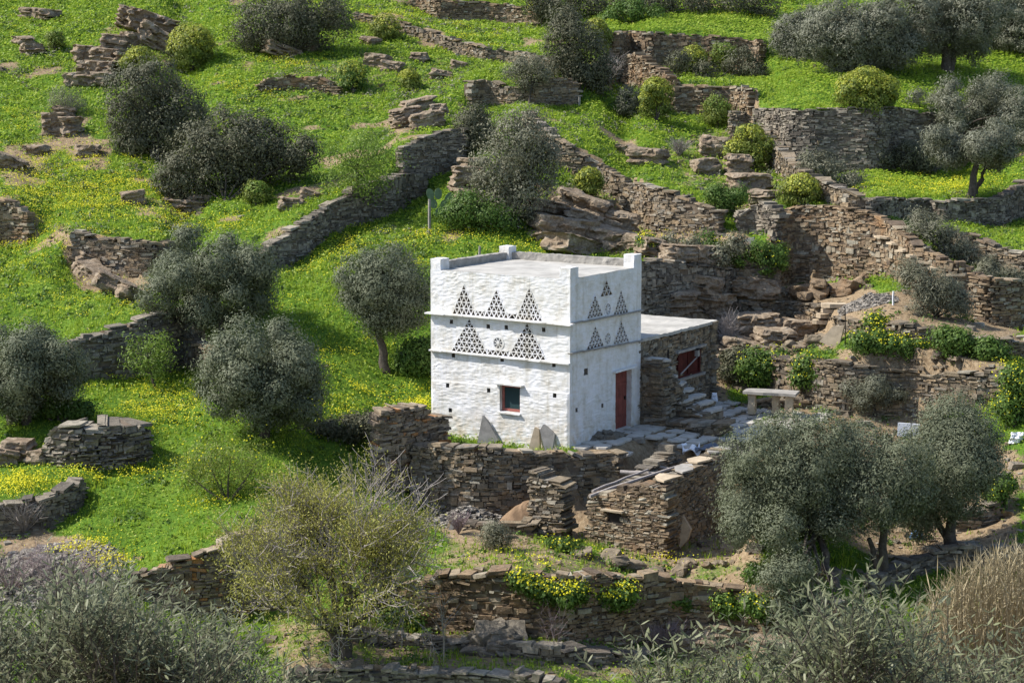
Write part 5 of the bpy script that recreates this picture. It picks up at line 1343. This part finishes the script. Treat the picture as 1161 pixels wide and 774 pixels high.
bush('weedy_shrub', 'light green flowering broom beside the half-bare tree on the grass slope', 'shrub', [(235,525,26),(262,520,28),(290,525,26),(250,545,22),(280,548,20),(215,540,16)], (258,568), 9000, 'euph', (.06,.10), .25, .3, .3, SG, 'yellow', 160, shell=.3)
bush('weedy_shrub', 'green weeds by the flat stones in front of the pier and hut', 'shrub', [(625,618,7),(640,619,8),(655,620,7)], (640,626), 2400, 'weed', (.06,.11), .5, .08, .1, SG, 'yellow', 80)
bush('weedy_shrub', 'green weeds on the right garden bed edge with yellow dots', 'shrub', [(1128,560,12),(1140,548,11),(1130,574,10)], (1132,584), 3800, 'weed', (.07,.12), .5, .1, .1, SG, 'yellow', 80)
bush('weedy_shrub', 'dark greens tucked between stairs and garden wall', 'shrub', [(835,408,14),(828,420,12),(842,430,12)], (836,442), 5000, 'mastic', (.08,.14), .5, .14, .2, SG)
bush('hedge_shrub', 'dark hedge along the back of the top field', 'shrub', [(610,4,16),(640,2,18),(675,0,18),(710,2,18),(750,4,18),(790,2,18),(830,2,18),(865,4,16)], (735,18), 20000, 'mastic', (.12,.2), .4, .25, 1.0, SG)
bush('hedge_shrub', 'green bushes at the left end of the top field', 'shrub', [(700,16,12),(720,14,12),(745,18,10),(690,24,10)], (715,28), 6000, 'weed', (.10,.18), .45, .18, .3, SG)
bush('hedge_shrub', 'dark shade plants at the foot of the top field wall', 'shrub', [(770,70,12),(800,82,12),(840,70,16),(855,80,14)], (812,90), 6500, 'mastic', (.10,.17), .4, .16, .1, SG)
bush('hedge_shrub', 'dark undergrowth below the dense grey olive at the right', 'shrub', [(1000,180,12),(1030,176,16),(1050,182,14),(980,186,10)], (1020,196), 7000, 'mastic', (.08,.14), .4, .14, .2, SG)
bush('weedy_shrub', 'weedy green cushion in the rocks above the annex roof', 'shrub', [(800,275,12),(815,285,14),(835,292,12),(860,288,14),(880,292,14),(868,300,12)], (845,302), 8000, 'weed', (.07,.13), .5, .12, .1, SG, 'yellow', 160)
bush('weedy_shrub', 'grey-green scrub on the ledges between the two walls behind the annex', 'shrub', [(785,280,10),(815,290,11),(760,272,9),(835,276,9)], (800,296), 6000, 'greyshrub', (.08,.14), .4, .14, .1, SG)
bush('weedy_shrub', 'fresh green scrub above the stub of wall under the round bright bush', 'shrub', [(825,228,12),(812,220,10),(838,222,10)], (825,242), 5000, 'weed', (.08,.14), .4, .14, .1, SG)
bush('weedy_shrub', 'yellow flowered plant above the right post of the dovecote', 'shrub', [(733,276,9),(742,280,7)], (737,288), 2000, 'weed', (.07,.12), .5, .09, -.3, SG, 'yellow', 200)

# pink-red leafless bushes and twigs
def twigs(name, label, cat, base, n, h, spread, mat, group=None, r=.012, dY=0, sub=3, bud=None, g=None):
    g = gp(*base) if g is None else g; g = g.copy(); g[1] += 0
    root = empty(name, g, label, cat, group); mb = MB(); tips = []
    for i in range(n):
        a = rng.uniform(0, 2 * np.pi); e = rng.uniform(.2, 1)
        d = np.array([math.cos(a) * spread * e, math.sin(a) * spread * e, h * rng.uniform(.6, 1)])
        k_ = 4; t = np.linspace(0, 1, k_)[:, None]
        p = g + d * t + rng.uniform(-.05, .05, (k_, 3)) * t * h + np.array([0, 0, .15 * h]) * (t - t * t)
        mb.tube(p, np.linspace(r, r * .35, k_), 3, cap=False)
        for s in range(sub):
            f = rng.uniform(.35, .95); q = g + d * f + np.array([0, 0, .15 * h]) * (f - f * f)
            e_ = q + unit(d + rng.normal(size=3) * h * .5) * h * rng.uniform(.2, .4)
            mb.tube([q, (q + e_) / 2 + rng.uniform(-.02, .02, 3), e_], [r * .5, r * .4, r * .2], 3, cap=False); tips.append(e_)
    mb.build('branches', M[mat], root)
    if bud:
        tips = np.array(tips); m_ = rng.integers(0, len(tips), bud[1]); c = tips[m_] + rng.normal(size=(bud[1], 3)) * .07
        a = unit(rng.normal(size=c.shape)); b = unit(np.cross(a, rng.normal(size=c.shape))); L_ = rng.uniform(.03, .06, len(c))
        V, Q = quads_leaf(c, a, b, L_, L_ * .6); mesh_obj('buds', V, Q, M[bud[0]], root)
    return root
twigs('dead_bush', 'tangle of purplish bare twigs at the lower left over the gravel bank', 'shrub', (70,680), 70, 1.35, 1.7, 'deadtwig', r=.008, sub=7)
twigs('dead_bush', 'second purplish twig tangle at the very left edge above the near olive leaves', 'shrub', (12,672), 50, 1.2, 1.4, 'deadtwig', r=.008, sub=7)
twigs('dead_bush', 'grey bare twigs in front of the curved wall at the left edge', 'shrub', (28,606), 80, 1.0, .8, 'twig', r=.010, sub=4)
twigs('dead_bush', 'reddish bare bush at the foot of the flowery wall near the large olive', 'shrub', (752,738), 140, .8, .7, 'deadtwig', r=.010, sub=4)
twigs('dead_bush', 'small bare pinkish sapling on the grass strip below the flowery wall', 'shrub', (630,750), 9, 1.3, .5, 'deadtwig', r=.006, sub=6)
twigs('dead_bush', 'reddish twigs at the left end of the low broken wall in the ruin', 'shrub', (520,606), 60, .6, .35, 'deadtwig', r=.010, sub=3)
twigs('sapling', 'thin upright bare sapling beside the half-bare tree', 'sapling', (503,752), 4, 1.9, .12, 'twig', r=.015, sub=6)
twigs('dead_bush', 'dry pale bush on the rocks right of the slanting sunlit wall', 'shrub', (770,178), 90, .8, .7, 'twig', r=.012, sub=4)
twigs('dead_bush', 'bare grey branches below the yellow spurge near the top field wall', 'shrub', (690,98), 40, 1.6, 1.0, 'twig', r=.016, sub=5)

twigs('brushwood', 'bundle of dry brown brushwood leaning on the right end of the outbuilding', 'brushwood', (824,410), 70, 1.7, .35, 'wood', r=.016, sub=4)
# the half-bare spring tree
def branching(base, top_dirs, length, r, levels, mb, tips, seed=1, curve=.25, fine=None):
    stack = [(np.asarray(base, float), unit(np.array(d, float)), length * l_, r, 0) for d, l_ in top_dirs]
    while stack:
        p, d, L, rad, lv = stack.pop()
        k_ = 4; pts = [p]; dd = d.copy()
        for i in range(k_):
            dd = unit(dd + rng.normal(size=3) * curve * .35 + np.array([0, 0, .05])); pts.append(pts[-1] + dd * L / k_)
        pts = np.array(pts); rads = np.linspace(rad, rad * .55, k_ + 1)
        (fine if fine is not None and lv > 1 else mb).tube(pts, rads, 6 if lv < 2 else (4 if lv < 3 else 3), cap=False)
        if lv >= levels - 1:
            tips += [pts[-1], pts[-2], pts[-3]]
        if lv < levels:
            nch = [5, 5, 4, 4, 3][lv]
            for c in range(nch):
                f = rng.uniform(.35, 1.0) if c else 1.0
                i = min(int(f * k_), k_ - 1); q = pts[i] + (pts[i + 1] - pts[i]) * (f * k_ - i)
                nd = unit(dd + rng.normal(size=3) * .62 + np.array([0, 0, .12]))
                stack.append((q, nd, L * rng.uniform(.55, .78), max(rad * .5, .0085), lv + 1))
hb_g = gp(390, 744); Yh = hb_g[1]
hb = empty('spring_tree', hb_g, 'half-bare bushy tree with grey twigs and thin yellow-green leaves in the foreground', 'tree')
mb = MB(); tw_ = MB(); tips = []
fork = hb_g + np.array([-.1, 0, .5])
mb.tube([hb_g - UP * .3, hb_g + np.array([.05, 0, .3]), fork], [.2, .16, .14], 8)
mb.tube([hb_g - UP * .3 + np.array([-.25, 0, 0]), hb_g + np.array([-.2, 0, .4]), fork + np.array([-.25, .1, .2])], [.13, .1, .08], 7)
branching(fork, [((-.75, .1, 1), 1.0), ((.55, .2, 1.1), 1.05), ((0, -.4, 1.3), 1.1), ((-.2, .5, 1.2), 1.1), ((.95, -.2, .75), 1.0), ((-1.0, -.2, .75), 1.0), ((.2, .1, 1.6), 1.1), ((.9, .4, .7), .95), ((.35, -.8, .8), .9), ((-.5, -.7, .7), .9)], 1.72, .07, 4, mb, tips, fine=tw_)
mb.build('trunk', M['bark'], hb); tw_.build('twigs', M['twig'], hb)
tips = np.array(tips)
nl = 66000; m_ = rng.integers(0, len(tips), nl); c = tips[m_] + rng.normal(size=(nl, 3)) * .12
wt = c[:, 2] - hb_g[2]
c = c[rng.uniform(size=nl) < np.clip((wt - .1) / 1.8, .2, 1) * np.clip(.75 + 1.1 * fbm(c[:, 0] * .9, c[:, 1] * .9, c[:, 2] * .9, seed=12, oct=2) - .22 * (c[:, 0] - hb_g[0]), .06, 1)]
a = unit(rng.normal(size=c.shape) + np.array([0, 0, .6])); b = unit(np.cross(a, rng.normal(size=c.shape))); L_ = rng.uniform(.04, .085, len(c))
V, Q = quads_leaf(c, a, b, L_, L_ * .45); mesh_obj('crown', V, Q, M['bud'], hb)

# cactus and posts
cg = gp(497, 248)
ca = empty('prickly_pear', cg, 'pale prickly pear cactus behind the wall in the middle of the slope', 'cactus')
def pad(c, d, n, h, w):
    th = np.linspace(0, 2 * np.pi, 14, endpoint=False); side = unit(np.cross(d, n))
    ring = np.array([c + d * h * (.5 + .5 * math.sin(t)) + side * w * .5 * math.cos(t) for t in th])
    mb = MB(); mb.prism(ring - n * .03, n * .06); return mb.build('pad', M['cactus'], ca)
for dx, dz, lean in ((0, 0, .1), (.12, .38, .6), (-.1, .4, -.5), (.0, .75, .0), (.3, .65, .7), (-.25, .75, -.3)):
    pad(cg + np.array([dx, 0, dz]), unit(np.array([lean, .1, 1])), unit(np.array([.2, -1, .1])), .45, .3)
def post(label, px, py0, py1, Y=None, r=.06, mat='wood', name='wooden_post'):
    g = gp(px, py0) if Y is None else at(px, py0, Y); t = at(px, py1, g[1])
    mb = MB(); mb.tube([g - UP * .2, (g + t) / 2 + rng.uniform(-.02, .02, 3), t], [r, r * .95, r * .85], 7); return tag(mb.build(name, M[mat], org=g), label, 'post')
post('grey wooden post standing by the prickly pear', 487, 264, 226)
post('short weathered post in the grass behind the dovecote roof', 544, 300, 279, r=.05)
post('thin white post in front of the ruined low wall', 657, 120, 110, r=.06, mat='slab')
post('thin iron rod standing at the end of the dug bed', 958, 394, 348, r=.02, mat='dark')
post('thin bare stick in front of the garden wall', 963, 392, 372, r=.015)
pg = gp(1013, 350); post('small white upright stick on the gravel beside the steps', 1013, 346, 330, r=.04, mat='whiteplastic')
# wall steps of the broad wall
for i in range(7):
    x, y = 1006 + i * 12, 268 + i * 7
    Y = dist(x, 310 + i * 5) - .15; c = at(x, y, Y)
    mb = MB(); slab_poly(mb, c, np.array([[.95, -.3, rng.normal(0, .05)], [.3, .95, 0], [0, 0, 1]]), (.36 + .1 * rng.uniform(), .26), th=.08, jit=.22); 
    tag(mb.build('step_slab', M['slab_brown'], org=c), 'flat step slab sticking out of the broad sunlit wall in a rising row', 'step', 'projecting wall steps')
# garden stairs
for i in range(4):
    x, y = 934 + 4 * i, 368 - i * 7; c = gp(x, y)
    mb = MB(); slab_poly(mb, c + UP * .1, ID3, (.42 + .06 * (i % 2), .26), th=.14, jit=.2); tag(mb.build('garden_step', M['slab_brown'], org=c), 'worn stone step of the short garden flight beside the propped square slab', 'step', 'garden steps')
# right side garden: edging slabs
for (px, py, w, h, lab) in ((1132, 546, 22, 16, 'upright dark slab edging the upper weedy bed at the right'), (1092, 592, 26, 14, 'low upright slab edging the lower weedy bed at the right'), (1110, 586, 24, 12, 'second low upright slab right of the first in the lower weedy bed'), (1128, 577, 14, 12, 'small upright slab at the end of the lower weedy bed')):
    g = gp(px, py + h / 2); k_ = g[1] / F
    mb = MB(); mb.box(g + UP * h * k_ * .45, np.array([[.95, -.3, 0], [.3, .95, 0], [0, 0, 1]]), (w * k_ / 2, .06, h * k_ * .6), .15); tag(mb.build('edging_slab', M['slab'], org=g), lab, 'slab')

# ------------------------------------------------------------------ FOREGROUND olives and reeds
def near_z(y): return CAMZ - 1.75 - .34 * y
def near_olive(label, spots, Y, n, zdrop=1.6):
    """leafy shoots; spots: rows (px, py of shoot tips)"""
    xs_ = [s[0] for s in spots]; g = at(np.mean(xs_), 740, Y); g[2] = near_z(Y)
    root = empty('olive_tree', g, label, 'olive tree', 'near olive tops along the bottom edge')
    P = np.array(spots, float); LV, LQ = [], []; cnt = 0; mb = MB()
    C_, A_, B_, Ln = [], [], [], []
    heads = []
    for i in range(n // 19):
        x = rng.uniform(P[0, 0], P[-1, 0]); top = np.interp(x, P[:, 0], P[:, 1]) + 22 * vn(np.array([x * .021]), np.array([Y]), seed=8)[0]
        heads.append(at(x, top + 66 + rng.uniform(0, 1) ** 1.3 * 150, Y + rng.uniform(-1.3, 1.5)))
    for i in range(n):
        hd = heads[rng.integers(0, len(heads))]; L = rng.uniform(.26, .56)
        d = unit(np.array([rng.normal(0, .55), rng.normal(0, .5), 1.0])); tip = hd + rng.normal(size=3) * .07 + d * L
        k_ = 9; t = np.linspace(0, 1, k_)
        bend = np.array([rng.normal(0, .15), rng.normal(0, .12), -.05])
        pts = tip - d * L * (1 - t)[:, None] + bend * ((1 - t) ** 2)[:, None] * L
        mb.tube(pts, np.linspace(.0035, .0012, k_), 3, cap=False)
        ph = rng.uniform(0, 6.28)
        for j in range(1, k_):
            for s in (0, np.pi):
                a = ph + j * 1.57 + s
                sd = np.array([math.cos(a), math.sin(a), 0]); ax = unit(sd * rng.uniform(.7, 1.2) + d * rng.uniform(.35, 1.0) + rng.normal(size=3) * .18)
                ln = rng.uniform(.05, .088) * (1 - .35 * (j / k_ > .85))
                C_.append(pts[j] + ax * ln * .5); A_.append(ax); Ln.append(ln)
                B_.append(unit(np.cross(ax, UP) + rng.normal(size=3) * .35))
    C_, A_, B_, Ln = map(np.array, (C_, A_, B_, Ln))
    B_ = unit(B_ - A_ * (B_ * A_).sum(1)[:, None]); Nn = np.cross(A_, B_)
    h = Ln[:, None]; w = h * .09
    prof = [(-.5, 0), (-.2, 1), (.2, .9), (.5, 0)]
    V = np.stack([C_ - A_ * h * .5, C_ - A_ * h * .2 + B_ * w + Nn * w * .25, C_ + A_ * h * .2 + B_ * w * .9 + Nn * w * .25, C_ + A_ * h * .5 - UP * h * .04,
                  C_ + A_ * h * .2 - B_ * w * .9 + Nn * w * .25, C_ - A_ * h * .2 - B_ * w + Nn * w * .25], 1)
    b = np.arange(len(C_))[:, None] * 6
    Q = np.vstack([b + np.array([[0, 1, 2, 3]]), b + np.array([[0, 3, 4, 5]])])
    mesh_obj('crown', V.reshape(-1, 3), Q, M['olive_near'], root)
    mb.build('shoots', M['bark'], root)
    mt = MB()
    for i in range(7):
        e = at(rng.uniform(P[0, 0], P[-1, 0]), 790, Y + rng.uniform(-.8, .8)); mt.tube([g + np.array([rng.uniform(-.1, .1), 0, -.2]), (g + e) / 2 + rng.uniform(-.15, .15, 3), e], [.07, .05, .015], 6, cap=False)
    mt.build('trunk', M['bark'], root)
near_olive('near olive top of long narrow silvery leaves filling the bottom left corner', [(-60,668),(0,668),(60,680),(120,664),(180,676),(230,690),(270,706),(310,735),(345,752)], 10.5, 2200)
near_olive('near olive top of long narrow silvery leaves along the bottom right', [(745,766),(790,758),(850,744),(890,730),(930,706),(980,696),(1030,704),(1080,722),(1130,732),(1220,740)], 9.5, 2000)

def reeds(label, x0, x1, ytop, Y, n):
    g = at((x0 + x1) / 2, 740, Y); g[2] = near_z(Y)
    root = empty('dry_grass_clump', g, label, 'dry grass', None)
    C_, A_, B_, L_ = [], [], [], []
    mb = MB()
    for i in range(n):
        x = rng.uniform(x0, x1); yt = np.interp(x, [p[0] for p in ytop], [p[1] for p in ytop]) + abs(rng.normal(0, 38))
        yy = Y + rng.uniform(-1.2, 1.2); tip = at(x + rng.normal(0, 8), yt, yy); b = np.array([at(x, yt, yy)[0] + rng.normal(0, .08), yy, near_z(yy) - .05])
        bend = np.array([rng.normal(0, .08), 0, 0]); pts = np.array([b, b * .5 + tip * .5 + bend, tip])
        mb.tube(pts, [.006, .005, .002], 3, cap=False)
        for f in np.linspace(.35, .98, 5):
            q = b + (tip - b) * f; a = unit(np.array([rng.normal(0, .6), rng.normal(0, .5), 1])); l = rng.uniform(.1, .28)
            C_.append(q + a * l / 2); A_.append(a); B_.append(unit(np.cross(a, rng.normal(size=3)))); L_.append(l)
        for f in rng.uniform(.86, 1.02, 9):
            q = b + (tip - b) * f + rng.normal(size=3) * .02; a = unit(rng.normal(size=3) + UP); C_.append(q); A_.append(a); B_.append(unit(np.cross(a, rng.normal(size=3)))); L_.append(.035)
    V, Q = quads_leaf(np.array(C_), np.array(A_), np.array(B_), np.array(L_), np.maximum(np.array(L_) * .035, .007))
    mesh_obj('blades', V, Q, M['dryg'], root); mb.build('stalks', M['dryg'], root)
reeds('tall dry straw-coloured grass in the lower right corner', 1045, 1230, [(1045,690),(1070,665),(1100,640),(1140,625),(1230,615)], 15.5, 1300)

# ------------------------------------------------------------------ GRASS, WEEDS, FLOWERS (ground cover)
def visible_points(n):
    """random ground points in plan over the part of the hill the photo looks at"""
    out = []
    m = n * 3
    Y = rng.uniform(40, 118, m) ** 1.0
    X = rng.uniform(-1, 1, m) * (Y * .31 + 2)
    keep = rng.uniform(size=m) < (Y * .31 + 2) / (118 * .31 + 2)
    return X[keep][:n], Y[keep][:n]
BLD = [DN, DL, DR, DB]
def free_of_buildings(x, y):
    dx, dy = x - DN[0], y - DN[1]
    s = -(dx * DU[0] + dy * DU[1]); e = dx * DV[0] + dy * DV[1]
    r1 = (s > -.02) & (s < DW + .02) & (e > -.02) & (e < DD + 5.3)
    s2 = dx * NR[0] + dy * NR[1]
    r2 = (s2 > -.1) & (s2 < 2.6) & (e > .5) & (e < 9.3)
    dx, dy = x - hutN[0], y - hutN[1]; s = -(dx * DU[0] + dy * DU[1]); e = dx * DV[0] + dy * DV[1]
    r3 = (s > 0) & (s < HWd) & (e > 0) & (e < HDp)
    return ~(r1 | r2 | r3)
def tufts(name, n, mat, hgt, wid, blades, want, lean=.45, noise_s=.5, kind='stuff'):
    x, y = visible_points(n)
    s = samp(soil, x, y); keep = (rng.uniform(size=len(x)) < want(s, x, y)) & free_of_buildings(x, y)
    x, y = x[keep], y[keep]; z = hz(x, y)
    m = len(x); hs = hgt * (.55 + .9 * rng.uniform(size=m)) * (1 + .5 * fbm(x * noise_s, y * noise_s, seed=41, oct=2))
    hs = np.clip(hs, hgt * .3, hgt * 2.2)
    Xb = np.repeat(np.stack([x, y, z - .02], 1), blades, 0); hb_ = np.repeat(hs, blades) * rng.uniform(.6, 1.1, m * blades)
    Xb[:, :2] += rng.normal(size=(len(Xb), 2)) * .06
    a = rng.uniform(0, 2 * np.pi, len(Xb)); d = np.stack([np.cos(a), np.sin(a), 0 * a], 1)
    sd = np.stack([-np.sin(a), np.cos(a), 0 * a], 1) * (wid * rng.uniform(.6, 1.3, len(Xb)))[:, None]
    tip = Xb + UP * hb_[:, None] + d * (hb_ * lean * rng.uniform(.2, 1.4, len(Xb)))[:, None]
    V = np.stack([Xb - sd / 2, Xb + sd / 2, tip], 1).reshape(-1, 3)
    o = mesh_obj(name, V, np.arange(len(V)).reshape(-1, 3), M[mat]); o['kind'] = kind
    return o
gpatch = lambda x, y: fbm(x * .5, y * .5, seed=61, oct=2)
tufts('grass', 120000, 'grass', .15, .035, 5, lambda s, x, y: np.clip(1.05 - 1.25 * s, .0, 1))
tufts('dry_grass', 45000, 'dryg', .14, .022, 4, lambda s, x, y: np.clip(np.where((s > .25) & (s < .9), .5, 0) + np.clip(fbm(x * .22, y * .22, seed=55, oct=3) - .25, 0, .5) * np.clip((y - 58) / 8, .2, 1) * (1 - samp(lawn, x, y)), 0, 1))
def weeds(name, n, mat, want, L=(.07, .14), h=.14):
    x, y = visible_points(n); s = samp(soil, x, y)
    keep = (rng.uniform(size=len(x)) < want(s, x, y)) & free_of_buildings(x, y); x, y = x[keep], y[keep]
    k_ = 22; m = len(x) * k_
    c = np.repeat(np.stack([x, y, hz(x, y)], 1), k_, 0); sz = np.repeat(rng.uniform(.6, 1.6, len(x)), k_)
    d = rng.normal(size=(m, 3)); d[:, 2] = np.abs(d[:, 2]); d = unit(d) * (h * sz * rng.uniform(.5, 1.15, m))[:, None] * np.array([1.4, 1.4, 1.1])
    c = c + d; nrm = unit(d / h + rng.normal(size=(m, 3)) * .5 + UP * .5); a = unit(np.cross(nrm, rng.normal(size=(m, 3)))); b = np.cross(nrm, a)
    L_ = rng.uniform(*L, m); V, Q = quads_leaf(c, a, b, L_, L_ * .55)
    o = mesh_obj(name, V, Q, M[mat]); o['kind'] = 'stuff'
weeds('green_weeds', 26000, 'weed', lambda s, x, y: np.clip(.25 + .9 * gpatch(x, y), .02, 1) * np.clip(1.15 - 1.1 * s, .05, 1) * (1 - .96 * samp(lawn, x, y)))
weeds('grey_scrub', 9000, 'greyshrub', lambda s, x, y: np.clip(fbm(x * .3, y * .3, seed=77, oct=2) * .9, 0, 1) * np.clip((y - 66) / 10, .0, 1) * (1 - samp(lawn, x, y)), (.08, .15), .2)

def carpet(name, n, mat, want, L=(.06, .12)):
    x, y = visible_points(n); s = samp(soil, x, y)
    keep = (rng.uniform(size=len(x)) < want(s, x, y)) & free_of_buildings(x, y); x, y = x[keep], y[keep]; m = len(x)
    hgt = .07 + .10 * np.clip(.6 + fbm(x * 1.3, y * 1.3, seed=33, oct=2), 0, 2)
    c = np.stack([x, y, hz(x, y) + hgt * rng.uniform(.3, 1.1, m)], 1)
    nrm = unit(rng.normal(size=(m, 3)) * (.45 - .25 * samp(lawn, x, y))[:, None] + np.array([-.15, -.25, .9])); a = unit(np.cross(nrm, rng.normal(size=(m, 3)))); b = np.cross(nrm, a)
    L_ = rng.uniform(*L, m) * np.clip(y / 62, .8, 1.6); V, Q = quads_leaf(c, a, b, L_, L_ * .7)
    o = mesh_obj(name, V, Q, M[mat]); o['kind'] = 'stuff'
carpet('clover', 330000, 'grass', lambda s, x, y: np.clip(1.1 - 1.3 * s, 0, 1))
FLOW = [  # yellow flower patches: x, y, rx, ry, count
 (60,215,70,22,700),(100,190,60,30,500),(150,215,50,22,450),(30,125,40,30,160),(60,190,50,30,420),(10,270,40,24,300),(40,240,60,26,400),(110,225,45,18,420),
 (185,250,70,14,420),(250,258,60,10,260),(60,330,80,24,160),(120,350,60,14,140),(20,300,40,20,170),(290,105,40,14,180),(330,75,50,10,160),(350,8,50,10,200),(430,22,40,8,200),
 (250,95,40,12,170),(310,70,30,10,120),(160,470,30,30,140),(190,465,50,22,380),(160,480,40,20,300),(30,548,40,14,420),(10,556,30,10,200),(90,625,28,10,300),(122,645,18,8,320),(110,540,50,14,170),(190,540,60,14,140),
 (250,570,40,14,120),(395,400,60,30,130),(410,450,60,20,150),(475,462,16,8,200),(480,452,12,10,120),(380,470,40,16,140),(430,275,60,12,150),(540,275,70,14,240),(600,285,30,12,100),(500,270,50,12,170),(390,290,20,20,160),(360,300,20,20,120),
 (1045,212,60,9,360),(1080,216,40,8,300),(1110,206,40,8,160),(520,40,30,14,200),(560,48,30,10,120),(470,22,40,8,160),(640,640,60,9,40),(690,634,50,8,50),(740,640,40,7,40),(560,630,40,8,30),
 (850,20,60,6,60),(620,95,40,10,60),(760,275,40,14,120),(690,60,20,30,70),(245,140,40,20,60),(390,240,20,40,120),(60,30,60,20,90),(150,60,60,40,60),(90,70,70,30,120),(20,160,40,30,120),
 (620,300,60,8,120),(470,300,40,10,120),(130,430,60,12,60),(330,330,30,30,110),(160,440,30,12,60),(1130,470,20,40,160),(70,275,60,18,260),(115,240,40,14,240)]
C_ = []
for (x, y, rx, ry, n) in FLOW:
    n = int(n * 2.5); ncl = max(3, n // 26)
    qx = x + rng.normal(size=ncl) * rx * .55; qy = y + rng.normal(size=ncl) * ry * .55
    base_ = [gp(a, b) for a, b in zip(qx, qy)]
    base_ = np.array([b for b in base_ if b[1] < 140]).reshape(-1, 3)
    if not len(base_): continue
    j = rng.integers(0, len(base_), n)
    p = base_[j].copy(); p[:, :2] += rng.normal(size=(n, 2)) * np.array([.42, .16]) * rng.uniform(.2, 1.3, (n, 1))
    C_.append(p)
p = np.vstack(C_)
x_, y_ = visible_points(900); k_ = (rng.uniform(size=len(x_)) < np.clip(fbm(x_ * .25, y_ * .25, seed=91, oct=3), 0, 1)) & (samp(soil, x_, y_) < .4)
p = np.vstack([p, np.stack([x_[k_], y_[k_], 0 * x_[k_]], 1)])
keep = free_of_buildings(p[:, 0], p[:, 1]); p = p[keep]
p[:, 2] = hz(p[:, 0], p[:, 1]) + rng.uniform(.10, .24, len(p))
nrm = unit(rng.normal(size=p.shape) * .5 + np.array([0, -.35, .8])); a = unit(np.cross(nrm, rng.normal(size=p.shape))); b = np.cross(nrm, a); L_ = rng.uniform(.028, .056, len(p))
V, Q = quads_leaf(p, a, b, L_, L_ * .95); o = mesh_obj('yellow_flowers', V, Q, M['yellow']); o['kind'] = 'stuff'

# ------------------------------------------------------------------ LIGHT, SKY, CAMERA
SUN_EL, SUN_AZ = R(46), math.atan2(.06, -1.0)      # direction towards the sun in plan
sd = Vector((math.cos(SUN_EL) * math.cos(SUN_AZ), math.cos(SUN_EL) * math.sin(SUN_AZ), math.sin(SUN_EL)))
sun = bpy.data.lights.new('sun', 'SUN'); sun.energy = 4.6; sun.angle = R(.53); sun.color = (1, .95, .87)
so = bpy.data.objects.new('sun', sun); link(so); so.rotation_euler = sd.to_track_quat('Z', 'Y').to_euler(); so.location = (0, 0, 60)
wd = bpy.data.worlds.new('World'); scene.world = wd; wd.use_nodes = True
nt = wd.node_tree
for n in list(nt.nodes): nt.nodes.remove(n)
sky = nt.nodes.new('ShaderNodeTexSky'); sky.sky_type = 'NISHITA'; sky.sun_disc = False
sky.sun_elevation = SUN_EL; sky.sun_rotation = math.pi / 2 - SUN_AZ
bg = nt.nodes.new('ShaderNodeBackground'); bg.inputs[1].default_value = .142
wo = nt.nodes.new('ShaderNodeOutputWorld'); nt.links.new(sky.outputs[0], bg.inputs[0]); nt.links.new(bg.outputs[0], wo.inputs[0])
cam = bpy.data.cameras.new('camera'); co = bpy.data.objects.new('camera', cam); link(co)
co.location = (0, 0, CAMZ); co.rotation_euler = (math.pi / 2 - PITCH, 0, 0)
cam.sensor_width = 36; cam.lens = F / W0 * 36; cam.clip_start = .1; cam.clip_end = 3000
scene.camera = co
vs = scene.view_settings; vs.view_transform = 'Standard'; vs.look = 'None'; vs.gamma = 1; vs.exposure = .70; vs.use_curve_mapping = False
for o in scene.objects:
    if '_o' in o: del o['_o']
